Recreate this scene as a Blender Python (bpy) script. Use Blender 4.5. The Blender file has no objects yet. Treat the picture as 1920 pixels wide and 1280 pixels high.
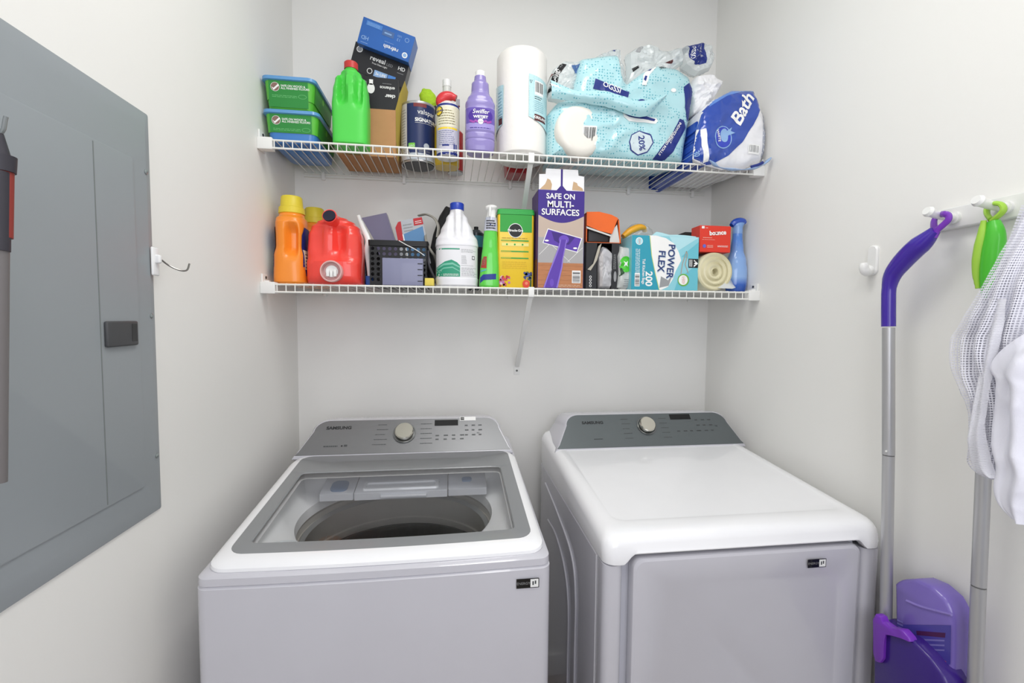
import bpy, bmesh, math, random
from mathutils import Vector, Matrix, noise
from mathutils.bvhtree import BVHTree
PI = math.pi
S = bpy.context.scene
COL = S.collection
random.seed(7)

# ------------------------------------------------------------------ camera
CAM = Vector((.5643, -1.7252, 1.4633)); YAW, PITCH, ROLL, FPX = .132, .0544, .0088, 837.5
FW = Vector((math.sin(YAW)*math.cos(PITCH), math.cos(YAW)*math.cos(PITCH), -math.sin(PITCH)))
_r = Vector((math.cos(YAW), -math.sin(YAW), 0)); _u = _r.cross(FW)
RT = _r*math.cos(ROLL)+_u*math.sin(ROLL); UP = -_r*math.sin(ROLL)+_u*math.cos(ROLL)
cd = bpy.data.cameras.new('camera'); cam = bpy.data.objects.new('camera', cd); COL.objects.link(cam)
cam.matrix_world = Matrix(((RT.x, UP.x, -FW.x, CAM.x), (RT.y, UP.y, -FW.y, CAM.y), (RT.z, UP.z, -FW.z, CAM.z), (0, 0, 0, 1)))
cd.sensor_width = 36; cd.lens = FPX/1920*36; cd.clip_start = .02
S.camera = cam
# ------------------------------------------------------------------ world, lights, exposure
S.view_settings.view_transform = 'Standard'; S.view_settings.look = 'None'
S.view_settings.exposure = 0; S.view_settings.gamma = 1; S.view_settings.use_curve_mapping = False
w = bpy.data.worlds.new('world'); S.world = w; w.use_nodes = True
w.node_tree.nodes['Background'].inputs[0].default_value = (.8, .85, 1, 1)
w.node_tree.nodes['Background'].inputs[1].default_value = .3
def area(name, loc, target, sx, sy, power, col):
    l = bpy.data.lights.new(name, 'AREA'); l.shape = 'RECTANGLE'; l.size = sx; l.size_y = sy
    l.energy = power; l.color = col
    o = bpy.data.objects.new(name, l); COL.objects.link(o); o.location = loc
    o.rotation_euler = (Vector(target)-Vector(loc)).to_track_quat('-Z', 'Y').to_euler()
    return o
area('overhead_light', (.76, -.95, 2.72), (.76, -.95, 0), .5, .5, 7.5, (1, .99, .965))
area('overhead_light', (.76, -1.8, 2.72), (.76, -1.8, 0), .5, .5, 5.5, (1, .99, .965))  # second overhead light, an unseen fill added nearer the camera
area('front_fill_light', (.76, -2.75, 1.8), (.8, 0, 1.5), 1.3, 1.1, 16, (.93, .94, 1))  # soft fill added behind the camera, no source in view

# ------------------------------------------------------------------ materials
def lin(c): return c/12.92 if c <= .04045 else ((c+.055)/1.055)**2.4
def hexc(h): return tuple(lin(int(h[i:i+2], 16)/255) for i in (0, 2, 4))+(1,)
_M = {}
def mat(name, col, rough=.5, metal=0, coat=0, bump=0, bscale=200, vary=0, vscale=8, trans=0, ior=1.45, sss=0, stretch=None):
    if name in _M: return _M[name]
    m = bpy.data.materials.new(name); m.use_nodes = True; nt = m.node_tree; b = nt.nodes['Principled BSDF']
    c = hexc(col)
    b.inputs['Base Color'].default_value = c; b.inputs['Roughness'].default_value = rough
    b.inputs['Metallic'].default_value = metal; b.inputs['Coat Weight'].default_value = coat
    b.inputs['Transmission Weight'].default_value = trans; b.inputs['IOR'].default_value = ior
    tc = nt.nodes.new('ShaderNodeTexCoord'); mp = nt.nodes.new('ShaderNodeMapping')
    nt.links.new(tc.outputs['Object'], mp.inputs[0])
    if stretch: mp.inputs['Scale'].default_value = stretch
    n = nt.nodes.new('ShaderNodeTexNoise'); n.inputs['Scale'].default_value = vscale; n.inputs['Detail'].default_value = 4
    nt.links.new(mp.outputs[0], n.inputs['Vector'])
    mx = nt.nodes.new('ShaderNodeMix'); mx.data_type = 'RGBA'
    v = vary if vary else .03
    mx.inputs[6].default_value = tuple(x*(1-v) for x in c[:3])+(1,)
    mx.inputs[7].default_value = tuple(min(1, x*(1+v)) for x in c[:3])+(1,)
    nt.links.new(n.outputs['Fac'], mx.inputs[0]); nt.links.new(mx.outputs[2], b.inputs['Base Color'])
    if bump:
        n2 = nt.nodes.new('ShaderNodeTexNoise'); n2.inputs['Scale'].default_value = bscale; n2.inputs['Detail'].default_value = 3
        nt.links.new(mp.outputs[0], n2.inputs['Vector'])
        bp = nt.nodes.new('ShaderNodeBump'); bp.inputs['Strength'].default_value = bump; bp.inputs['Distance'].default_value = .001
        nt.links.new(n2.outputs['Fac'], bp.inputs['Height']); nt.links.new(bp.outputs[0], b.inputs['Normal'])
    _M[name] = m; return m
def film(name, col, opac, rough=.1, gloss=.25, fres=True):
    """thin clear sheet: see-through plus a surface reflection and a little of its own tint"""
    if name in _M: return _M[name]
    m = bpy.data.materials.new(name); m.use_nodes = True; nt = m.node_tree
    for n in list(nt.nodes):
        if n.type != 'OUTPUT_MATERIAL': nt.nodes.remove(n)
    out = [n for n in nt.nodes if n.type == 'OUTPUT_MATERIAL'][0]
    tr = nt.nodes.new('ShaderNodeBsdfTransparent'); tr.inputs[0].default_value = (.96, .96, .96, 1)
    df = nt.nodes.new('ShaderNodeBsdfDiffuse'); df.inputs[0].default_value = hexc(col)
    gl = nt.nodes.new('ShaderNodeBsdfGlossy'); gl.inputs['Roughness'].default_value = rough
    m1 = nt.nodes.new('ShaderNodeMixShader'); m1.inputs[0].default_value = opac
    nt.links.new(tr.outputs[0], m1.inputs[1]); nt.links.new(df.outputs[0], m1.inputs[2])
    m2 = nt.nodes.new('ShaderNodeMixShader')
    fr = nt.nodes.new('ShaderNodeFresnel'); fr.inputs['IOR'].default_value = 1.5
    ml = nt.nodes.new('ShaderNodeMath'); ml.operation = 'MULTIPLY'; ml.inputs[1].default_value = gloss*4
    ge = nt.nodes.new('ShaderNodeNewGeometry'); mi = nt.nodes.new('ShaderNodeMix'); mi.data_type = 'FLOAT'
    mi.inputs[2].default_value = 1.5; mi.inputs[3].default_value = 1/1.5      # same surface reflection from either side of the sheet
    nt.links.new(ge.outputs['Backfacing'], mi.inputs[0]); nt.links.new(mi.outputs[0], fr.inputs['IOR'])
    nt.links.new(fr.outputs[0], ml.inputs[0]); nt.links.new(ml.outputs[0], m2.inputs[0])
    nt.links.new(m1.outputs[0], m2.inputs[1]); nt.links.new(gl.outputs[0], m2.inputs[2])
    nt.links.new(m2.outputs[0], out.inputs[0])
    _M[name] = m; return m

# ------------------------------------------------------------------ geometry helpers
class MB:
    def __init__(s): s.v = []; s.f = []; s.m = []; s.sm = []
    def add(s, vs, fs, mi=0, smooth=False):
        o = len(s.v); s.v += [Vector(v) for v in vs]
        s.f += [tuple(i+o for i in f) for f in fs]; s.m += [mi]*len(fs); s.sm += [smooth]*len(fs); return s
    def box(s, x0, x1, y0, y1, z0, z1, mi=0):
        return s.add([(x0,y0,z0),(x1,y0,z0),(x1,y1,z0),(x0,y1,z0),(x0,y0,z1),(x1,y0,z1),(x1,y1,z1),(x0,y1,z1)],
                     [(0,3,2,1),(4,5,6,7),(0,1,5,4),(1,2,6,5),(2,3,7,6),(3,0,4,7)], mi)
    def bbox(s, x0, x1, y0, y1, z0, z1, r, mi=0, n=3):
        """box with bevelled edges"""
        bm = bmesh.new(); bmesh.ops.create_cube(bm, size=1)
        for v in bm.verts: v.co = ((x0+x1)/2+v.co.x*(x1-x0), (y0+y1)/2+v.co.y*(y1-y0), (z0+z1)/2+v.co.z*(z1-z0))
        bmesh.ops.bevel(bm, geom=list(bm.edges), offset=r, segments=n, affect='EDGES', profile=.5)
        s.addbm(bm, mi, True); return s
    def addbm(s, bm, mi=0, smooth=False):
        bm.verts.ensure_lookup_table(); bm.verts.index_update()
        s.add([v.co.copy() for v in bm.verts], [tuple(v.index for v in f.verts) for f in bm.faces], mi, smooth); bm.free()
    def loft(s, rings, mi=0, cap0=True, cap1=True, smooth=True, closed=True):
        n = len(rings[0]); vs = [p for r in rings for p in r]; fs = []
        for k in range(len(rings)-1):
            for i in range(n if closed else n-1):
                j = (i+1) % n; fs.append((k*n+i, k*n+j, (k+1)*n+j, (k+1)*n+i))
        s.add(vs, fs, mi, smooth)
        o = len(s.v)-len(vs)
        if cap0: s.f.append(tuple(o+i for i in range(n))[::-1]); s.m.append(mi); s.sm.append(False)
        if cap1: s.f.append(tuple(o+(len(rings)-1)*n+i for i in range(n))); s.m.append(mi); s.sm.append(False)
        return s
    def cyl(s, p0, p1, r, n=12, mi=0, r1=None, caps=True, smooth=True):
        p0, p1 = Vector(p0), Vector(p1); q = (p1-p0).normalized().to_track_quat('Z', 'Y')
        rr = [[p+q @ Vector((rad*math.cos(2*PI*i/n), rad*math.sin(2*PI*i/n), 0)) for i in range(n)] for p, rad in ((p0, r), (p1, r if r1 is None else r1))]
        return s.loft(rr, mi, caps, caps, smooth)
    def tube(s, pts, r, n=8, mi=0, caps=True, flat=1, upv=None):
        """r may be a list; flat squashes the section along the frame's second axis"""
        P = [Vector(p) for p in pts]; rs = r if isinstance(r, (list, tuple)) else [r]*len(P)
        rings = []; up = None
        for i, p in enumerate(P):
            t = (P[min(i+1, len(P)-1)]-P[max(i-1, 0)]).normalized()
            if up is None:
                up = Vector(upv) if upv else (Vector((0, 0, 1)) if abs(t.z) < .9 else Vector((1, 0, 0)))
            a = up-t*up.dot(t)
            a.normalize(); up = a; b = t.cross(a)
            fl = flat[i] if isinstance(flat, (list, tuple)) else flat
            rings.append([p+a*rs[i]*math.cos(2*PI*k/n)+b*rs[i]*fl*math.sin(2*PI*k/n) for k in range(n)])
        return s.loft(rings, mi, caps, caps)
    def grid(s, fn, nu, nv, mi=0, smooth=True):
        vs = [fn(i/nu, j/nv) for j in range(nv+1) for i in range(nu+1)]
        fs = [(j*(nu+1)+i, j*(nu+1)+i+1, (j+1)*(nu+1)+i+1, (j+1)*(nu+1)+i) for j in range(nv) for i in range(nu)]
        return s.add(vs, fs, mi, smooth)
    def xf(s, M):
        s.v = [M @ v for v in s.v]; return s
ROOT = {}
def rootof(o):
    while o.parent: o = o.parent
    return o
def obj(name, mb, mats, parent=None, world=False, label=None, sharp=40, kind=None):
    if not isinstance(mats, (list, tuple)): mats = [mats]
    vs = mb.v
    if world and parent is not None:
        inv = ROOT[rootof(parent).name].inverted(); vs = [inv @ v for v in vs]
    me = bpy.data.meshes.new(name); me.from_pydata([tuple(v) for v in vs], [], mb.f)
    for m in mats: me.materials.append(m)
    for p, mi, sm in zip(me.polygons, mb.m, mb.sm): p.material_index = mi; p.use_smooth = sm
    bm = bmesh.new(); bm.from_mesh(me); bmesh.ops.remove_doubles(bm, verts=bm.verts, dist=1e-6)
    if name not in ('printing', 'label'): bmesh.ops.recalc_face_normals(bm, faces=bm.faces)
    bm.to_mesh(me); bm.free()
    me.set_sharp_from_angle(angle=math.radians(sharp))
    o = bpy.data.objects.new(name, me); COL.objects.link(o)
    if parent is not None: o.parent = parent
    else: ROOT[o.name] = Matrix.Identity(4)
    if label: o['label'] = label
    if kind: o['kind'] = kind
    return o
def thing(name, label, cat, loc=(0, 0, 0), rotz=0, group=None, rot=None):
    o = bpy.data.objects.new(name, None); o.empty_display_size = .05; COL.objects.link(o)
    o.location = loc; o.rotation_euler = rot if rot else (0, 0, rotz)
    ROOT[o.name] = Matrix.Translation(Vector(loc)) @ o.rotation_euler.to_matrix().to_4x4()
    o['label'] = label; o['category'] = cat
    if group: o['group'] = group
    return o
def tag(o, label, cat, group=None):
    o['label'] = label; o['category'] = cat
    if group: o['group'] = group
    return o
def struct(name, mb, m, parent=None):
    o = obj(name, mb, m, parent)
    if parent is None: o['kind'] = 'structure'
    return o
def ray(px, py): return FW+(px-960)/FPX*RT-(py-640)/FPX*UP
def aty(px, py, Y):
    r = ray(px, py); return CAM+r*((Y-CAM.y)/r.y)
def atx(px, py, X):
    r = ray(px, py); return CAM+r*((X-CAM.x)/r.x)
def atz(px, py, Z):
    r = ray(px, py); return CAM+r*((Z-CAM.z)/r.z)
def rrect(x0, x1, y0, y1, r, z, n=6):
    """rounded rectangle ring, counterclockwise; z number or function(x,y)"""
    r = min(r, (x1-x0)/2-1e-4, (y1-y0)/2-1e-4)
    pts = []
    for cx, cy, a0 in ((x1-r, y1-r, 0), (x0+r, y1-r, 90), (x0+r, y0+r, 180), (x1-r, y0+r, 270)):
        for k in range(n+1):
            a = math.radians(a0+90*k/n); pts.append((cx+r*math.cos(a), cy+r*math.sin(a)))
    return [Vector((x, y, z(x, y) if callable(z) else z)) for x, y in pts]
def circ(cx, cy, r, z, like):
    """circle with vertices at the angles of another ring"""
    out = []
    for p in like:
        a = math.atan2(p.y-cy, p.x-cx); out.append(Vector((cx+r*math.cos(a), cy+r*math.sin(a), z)))
    return out
def sell(rx, ry, z, n=2.0, N=48, cx=0, cy=0):
    out = []
    for k in range(N):
        a = 2*PI*k/N-PI/2; c, s_ = math.cos(a), math.sin(a)
        out.append(Vector((cx+rx*math.copysign(abs(c)**(2/n), c), cy+ry*math.copysign(abs(s_)**(2/n), s_), z)))
    return out
def cr(pts, n=8):
    """smooth curve through points"""
    P = [Vector(p) for p in pts]; P = [P[0]*2-P[1]]+P+[P[-1]*2-P[-2]]; out = []
    for i in range(1, len(P)-2):
        for k in range(n):
            t = k/n; a, b, c, d = P[i-1:i+3]
            out.append(.5*((2*b)+(c-a)*t+(2*a-5*b+4*c-d)*t*t+(3*b-a-3*c+d)*t**3))
    out.append(P[-2]); return out
# body of revolution / oval bottle: profile [(z, rx, ry, n)], smoothly interpolated
class Bottle:
    def __init__(s, prof, disp=None, N=64, sub=6, lin_=False):
        pr = []
        for i in range(len(prof)-1):
            a, b = prof[i], prof[i+1]
            for k in range(sub):
                t = k/sub; e = t if lin_ else t*t*(3-2*t)
                pr.append((a[0]+(b[0]-a[0])*t, a[1]+(b[1]-a[1])*e, a[2]+(b[2]-a[2])*e, a[3]+(b[3]-a[3])*e))
        pr.append(prof[-1]); s.pr = pr; s.disp = disp; s.N = N
    def mesh(s, mi=0, mb=None):
        mb = mb or MB(); rings = []
        for z, rx, ry, n in s.pr:
            ring = sell(rx, ry, z, n, s.N)
            if s.disp: ring = [s.disp(p) for p in ring]
            rings.append(ring)
        mb.loft(rings, mi); return mb
    def at(s, z):
        pr = s.pr
        if z <= pr[0][0]: return pr[0][1:]
        for i in range(len(pr)-1):
            if pr[i][0] <= z <= pr[i+1][0]:
                t = (z-pr[i][0])/max(1e-9, pr[i+1][0]-pr[i][0])
                return tuple(pr[i][k]+(pr[i+1][k]-pr[i][k])*t for k in (1, 2, 3))
        return pr[-1][1:]
    def S(s, u, v, l=0):
        """point on the front of the body at x=u*... (u = x position), z=v, lifted by l"""
        rx, ry, n = s.at(v); rx += l; ry += l
        t = max(-.999, min(.999, u/rx)); y = -ry*(1-abs(t)**n)**(1/n)
        return Vector((u, y, v))
    def C(s, ang_len, v, l=0):
        rx, ry, n = s.at(v); r = (rx+ry)/2; a = ang_len/r
        return Vector(((rx+l)*math.sin(a), -(ry+l)*math.cos(a), v))
def boxS(x0, x1, y0, y1, side='front'):
    """surface functions for the faces of a box: u along, v up"""
    if side == 'front': return lambda u, v, l: Vector((u, y0-l, v))
    if side == 'left': return lambda u, v, l: Vector((x0-l, -u, v))      # u runs towards the viewer (-y)
    if side == 'right': return lambda u, v, l: Vector((x1+l, u, v))
class Dec:
    """flat print laid on a surface: pieces in (u,v) mapped by S"""
    def __init__(s, S_, maxlen=None, lift=.0006, step=.00025):
        s.S = S_; s.ml = maxlen; s.lift = lift; s.step = step; s.mb = MB(); s.mats = []
    def _mi(s, m):
        if m not in s.mats: s.mats.append(m)
        return s.mats.index(m)
    def _bm(s, bm, m, layer):
        if s.ml:
            for _ in range(6):
                es = [e for e in bm.edges if e.calc_length() > s.ml]
                if not es: break
                bmesh.ops.subdivide_edges(bm, edges=es, cuts=1); bmesh.ops.triangulate(bm, faces=[f for f in bm.faces if len(f.verts) > 3])
        for v in bm.verts: v.co = s.S(v.co.x, v.co.y, s.lift+layer*s.step)
        s.mb.addbm(bm, s._mi(m), False)
    def poly(s, pts, m, layer=0):
        bm = bmesh.new(); f = bm.faces.new([bm.verts.new((p[0], p[1], 0)) for p in pts])
        f.normal_update()
        if s.ml: bmesh.ops.triangulate(bm, faces=bm.faces[:])
        s._bm(bm, m, layer); return s
    def rect(s, u0, v0, u1, v1, m, layer=0):
        return s.poly([(u0, v0), (u1, v0), (u1, v1), (u0, v1)], m, layer)
    def rr(s, u0, v0, u1, v1, r, m, layer=0):
        return s.poly([(p.x, p.y) for p in rrect(u0, u1, v0, v1, r, 0, 5)], m, layer)
    def disc(s, u, v, r, m, layer=0, ry=None, n=28):
        ry = ry or r; return s.poly([(u+r*math.cos(2*PI*k/n), v+ry*math.sin(2*PI*k/n)) for k in range(n)], m, layer)
    def text(s, txt, u, v, size, m, layer=1, rot=0, bold=0, xs=1, align='CENTER', shear=0):
        c = bpy.data.curves.new('t', 'FONT'); c.body = txt; c.size = size*1.38; c.align_x = align; c.align_y = 'CENTER'
        c.offset = bold*size; c.resolution_u = 3; c.shear = shear; c.fill_mode = 'BOTH'
        o = bpy.data.objects.new('t', c); me = o.to_mesh()
        bm = bmesh.new(); bm.from_mesh(me); o.to_mesh_clear()
        bpy.data.objects.remove(o); bpy.data.curves.remove(c)
        R_ = math.radians(rot); ca, sa = math.cos(R_), math.sin(R_)
        for q in bm.verts:
            x, y = q.co.x*xs, q.co.y; q.co = (u+x*ca-y*sa, v+x*sa+y*ca, 0)
        s._bm(bm, m, layer); return s
    def bars(s, u0, v0, u1, v1, mb_, mw, layer=1, n=14, vert=True):
        s.rect(u0, v0, u1, v1, mw, layer); r = random.Random(3)
        a0, a1 = (u0, u1) if vert else (v0, v1); w_ = (a1-a0)*.86/n; a = a0+(a1-a0)*.07
        for k in range(n):
            q = w_*(.3+.5*r.random())
            if vert: s.rect(a, v0+(v1-v0)*.2, a+q, v1-(v1-v0)*.08, mb_, layer+1)
            else: s.rect(u0+(u1-u0)*.08, a, u1-(u1-u0)*.08, a+q, mb_, layer+1)
            a += w_
        return s
    def lines(s, u0, v0, u1, v1, m, n=4, layer=1, seed=1, th=.35, vert=False):
        """rows of print too small to read, as fine broken lines"""
        r = random.Random(seed)
        if vert:
            h = (u1-u0)/n
            for k in range(n):
                v = v0
                while v < v1:
                    q = min(v1, v+(v1-v0)*(.06+.12*r.random())); s.rect(u0+k*h, v, u0+k*h+h*th, q, m, layer); v = q+(v1-v0)*.025
            return s
        h = (v1-v0)/n
        for k in range(n):
            u = u0; e = u1-(u1-u0)*.25*r.random()
            while u < e:
                q = min(e, u+(u1-u0)*(.06+.12*r.random())); s.rect(u, v0+k*h, q, v0+k*h+h*th, m, layer); u = q+(u1-u0)*.025
        return s
    def done(s, parent, name='label', label=None):
        return obj(name, s.mb, s.mats, parent, label=label)
def sm(a, b, x):
    t = max(0, min(1, (x-a)/(b-a))); return t*t*(3-2*t)
def win(x, a, b, e): return sm(a-e, a+e, x)*(1-sm(b-e, b+e, x))
# ------------------------------------------------------------------ the room
W = 1.607; YF = -2.9; H = 2.75
wall_m = mat('wall_paint', 'F0EFEB', .6, bump=.12, bscale=350, vary=.012, vscale=3)
def wallbox(name, *a): return struct(name, MB().box(*a), wall_m)
wallbox('wall_back', -.1, W+.1, 0, .1, -.05, H)
wallbox('wall_left', -.1, 0, YF, 0, -.05, H)
wallbox('wall_right', W, W+.1, YF, 0, -.05, H)
struct('ceiling', MB().box(-.1, W+.1, YF, .1, H, H+.1), mat('ceiling_paint', 'F2F2EE', .8))
struct('floor', MB().box(-.1, W+.1, YF, .1, -.1, 0), mat('floor_tile', 'A79C90', .4, vary=.12, vscale=6, bump=.1))
trim_m = mat('trim_paint', 'E9E9E6', .35)
for nm, a in (('baseboard_back', (0, W, -.012, 0, 0, .09)), ('baseboard_left', (0, .012, YF, -.012, 0, .09)), ('baseboard_right', (W-.012, W, YF, -.012, 0, .09))):
    struct(nm, MB().bbox(*a, .004), trim_m)

# ------------------------------------------------------------------ wire shelves
vinyl = mat('white_vinyl_wire', 'ECECE6', .35, coat=.3)
clip_m = mat('white_clip_plastic', 'EDEDEA', .4)
steel_screw = mat('screw_steel', '6A6A68', .35, metal=.9)
SD = .309
def wire_shelf(z, label, brace_x, foot_z):
    t = thing('wire_shelf', label, 'shelf', (W/2, 0, z))
    x0, x1 = .034, W-.034
    yf = -SD; dz = .026; r = .0030; rw = .0016
    wire = None; k = 0; x = x0+.012
    pts = [(0, -.006, -.0012), (0, yf+.002, -.0012), (0, yf-.0012, -.004), (0, yf-.0012, -dz)]
    while x < x1-.008:
        if wire is None:
            mb = MB().tube([(p[0], p[1], p[2]) for p in pts], rw, 6)
            wire = obj('deck_wire', mb, vinyl, t); o = wire
        else:
            o = wire.copy(); COL.objects.link(o); o.parent = t
        o.location = (x-W/2, 0, 0); x += .0254
    for nm, yy, zz, rr_ in (('front_rail', yf, -.0035, r), ('front_rail', yf, -dz, r), ('back_rail', -.006, -.005, .0024), ('back_rail', -.006, -.016, .0018)):
        obj(nm, MB().cyl((x0-W/2, yy, zz), (x1-W/2, yy, zz), rr_, 10), vinyl, t)
    for sgn in (-1, 1):
        xw = sgn*W/2; xi = xw-sgn*.041
        mb = MB().bbox(min(xw, xi), max(xw, xi), yf-.006, yf+.02, -.031, .0035, .002)
        br = obj('end_bracket', mb, clip_m, t)
        mb = MB().bbox(min(xw, xw-sgn*.005), max(xw, xw-sgn*.005), yf+.002, yf+.042, -.03, .028, .002)
        mb.bbox(min(xw, xw-sgn*.018), max(xw, xw-sgn*.018), yf+.014, yf+.03, .0, .009, .002)
        obj('wall_plate', mb, clip_m, br)
        obj('screw', MB().cyl((xw-sgn*.004, yf+.024, .018), (xw-sgn*.0075, yf+.024, .018), .004, 10), steel_screw, br)
    for xx in (.10, .385, .78, .87, 1.25, 1.52):
        mb = MB().bbox(xx-W/2-.006, xx-W/2+.006, -.012, 0, -.026, .004, .002); mb.cyl((xx-W/2, 0, -.02), (xx-W/2, -.006, -.02), .007, 12)
        obj('wall_clip', mb, clip_m, t)
    # diagonal support brace, a folded channel from front rail to wall
    bx = brace_x-W/2; fz = foot_z-z
    a = Vector((bx, yf, -.012)); b = Vector((bx-.0, -.007, fz+.03))
    d = (b-a).normalized(); up_ = Vector((1, 0, 0)); n_ = d.cross(up_)
    mb = MB(); prof = [(-.008, .004), (-.008, -.003), (-.0065, -.003), (-.0065, .0025), (.0065, .0025), (.0065, -.003), (.008, -.003), (.008, .004)]
    mb.loft([[p+up_*u+n_*v for u, v in prof] for p in (a, b)], smooth=False)
    brc = obj('support_brace', mb, clip_m, t)
    obj('hook_clip', MB().bbox(bx-.0095, bx+.0095, yf-.006, yf+.007, -.03, .002, .002), clip_m, brc)
    mb = MB().bbox(bx-.011, bx+.011, -.003, 0, fz-.004, fz+.034, .001); 
    obj('foot_plate', mb, clip_m, brc)
    obj('screw', MB().cyl((bx, -.0025, fz+.012), (bx, -.006, fz+.012), .004, 10), steel_screw, brc)
    return t
Z1, Z2 = 1.977, 1.558
wire_shelf(Z1, 'upper white wire shelf, holding the paper towel packs', aty(996, 300, -SD).x, 1.558+.11)
wire_shelf(Z2, 'lower white wire shelf, just above the washer and dryer', aty(996, 545, -SD).x, aty(966, 700, 0).z)

# ------------------------------------------------------------------ washer
enamel = mat('white_enamel_shaded', 'CCCBD2', .22, coat=.5)  # white body enamel greyed, shade of the fronts put into its colour
enamel2 = mat('white_lid_plastic', 'F6F6F8', .2, coat=.5)
brushed = mat('brushed_grey_panel', '7C7D7F', .36, metal=.5, vary=.06, vscale=60, stretch=(1, 60, 60), bump=.05)
greyband = mat('grey_lid_band', '8B8D8F', .3, coat=.3)
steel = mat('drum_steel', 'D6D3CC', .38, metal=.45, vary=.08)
blackp = mat('black_gloss', '0D0E10', .15, coat=.5)
inkd = mat('ink_dark', '2A2C2E', .5)
inkg = mat('ink_grey', '4A4D4E', .5)
inkw = mat('ink_white', 'F2F2F0', .5)
chrome = mat('knob_steel', 'C9C6BC', .18, metal=1, vary=.04)
glass = film('lid_glass', '303438', .015, .02, .42)
def console(t, zb, zt, yb, yt, yback, xb0, xb1, xt0, xt1, dark, chamf=0):
    """sloping control console. front face runs from (yb,zb) up to (yt,zt)"""
    tr = .045
    def outline(g):     # (x, s) s=0 bottom .. 1 top, inset g metres
        pts = []
        h = math.hypot(yt-yb, zt-zb); gs = g/h
        L = [(xb0+g, gs)]; 
        lx = lambda s_: xb0+(xt0-xb0)*s_; rx = lambda s_: xb1+(xt1-xb1)*s_
        for s_ in (.15, .3, .45, .6): L.append((lx(s_)+g, s_))
        for k in range(9):
            a = k/8*PI/2; L.append((lx(.66)+g+tr*(1-math.cos(a)), .66+(1-gs-.66)*math.sin(a)))
        for k in range(9):
            a = PI/2-k/8*PI/2; L.append((rx(.66)-g-tr*(1-math.cos(a)), .66+(1-gs-.66)*math.sin(a)))
        for s_ in (.6, .45, .3, .15): L.append((rx(s_)-g, s_))
        L.append((xb1-g, gs)); return L
    nrm = Vector((0, -(zt-zb), (yt-yb))).normalized()
    if nrm.y > 0: nrm = -nrm
    F = lambda x, s_, l: Vector((x, yb+(yt-yb)*s_, zb+(zt-zb)*s_))+nrm*l
    o0 = outline(0); oi = outline(.006)
    front = [F(x, s_, 0) for x, s_ in oi]; edge = [F(x, s_, -.006) for x, s_ in o0]
    back = [Vector((x, yback, max(p.z*.985, .93) if s_ > .05 else .93)) for (x, s_), p in zip(o0, edge)]
    mb = MB().loft([back, edge, front], smooth=True)
    obj('console', mb, enamel, t, world=True)
    oi = outline(.008)
    pts = [F(x, s_, .0012) for x, s_ in oi]; pb = [F(x, s_, -.001) for x, s_ in oi]
    pan = obj('control_panel', MB().loft([pb, pts], smooth=False), dark, t, world=True)
    return F, pan
def knob(F, parent, x, s_, r, m=chrome):
    c = F(x, s_, .0015); n_ = (F(x, s_, 1)-F(x, s_, 0)).normalized()
    k = obj('knob', MB().cyl(c, c+n_*.016, r, 40).cyl(c+n_*.016, c+n_*.019, r, 40, r1=r*.9), m, parent, world=True, sharp=30)
    mb = MB(); q = n_.to_track_quat('Z', 'Y')
    ring = [[c+q @ Vector((rr_*math.cos(2*PI*i/40), rr_*math.sin(2*PI*i/40), h)) for i in range(40)] for rr_, h in ((r*1.22, .0), (r*1.22, .0035), (r*1.1, .0035), (r*1.08, 0))]
    obj('dial_ring', mb.loft(ring, 0, False, False), mat('dial_grey', '77797A', .25, metal=.8), k, world=True)
    return k
def panel_print(F, pan, X, sx, key, name_s='SAMSUNG'):
    """printing on a control panel: wordmark, dial words, display, buttons"""
    inv = ROOT[rootof(pan).name].inverted()
    hh = (F(0, 1, 0)-F(0, 0, 0)).length
    d = Dec(lambda u, v, l: inv @ F(u, v/hh, .0012+l), lift=.0004)
    return d, hh
wx0, wx1, wyf, wyb = .082, .768, -.845, -.10
wsh = thing('washing_machine', 'white top-loading washer with glass lid, left of the dryer', 'washing machine', ((wx0+wx1)/2, (wyf+wyb)/2, 0))
def shell(x0, x1, yf, yb, z0, z1, bow=.008, n=8):
    def ring(z, g=0):
        r = rrect(x0+g, x1-g, yf+g, yb-g, .022, z, 5); out = []
        # refine the front run so it can bow outwards
        for i, p in enumerate(r):
            out.append(p)
            q = r[(i+1) % len(r)]
            if (q-p).length > .2:
                for k in range(1, n): out.append(p.lerp(q, k/n))
        for p in out:
            t_ = (p.x-x0)/(x1-x0)
            if p.y < yf+.03: p.y -= bow*4*t_*(1-t_)*min(1, (yf+.03-p.y)/.03)
        return out
    return ring
wr = shell(wx0, wx1, wyf, wyb, 0, 1)
obj('cabinet', MB().loft([wr(.012), wr(.015), wr(.946), wr(.950, .004)], cap1=False), enamel, wsh, world=True)
for sx in (wx0+.06, wx1-.06):
    for sy in (wyf+.06, wyb-.06):
        obj('foot', MB().cyl((sx, sy, 0), (sx, sy, .014), .022, 16), mat('rubber_black', '1B1B1C', .7), wsh, world=True)
SL = .105
zl = lambda off: (lambda x, y: off+(y+.80)*SL)
LCX, LCY, LR = .417, -.50, .256
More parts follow.
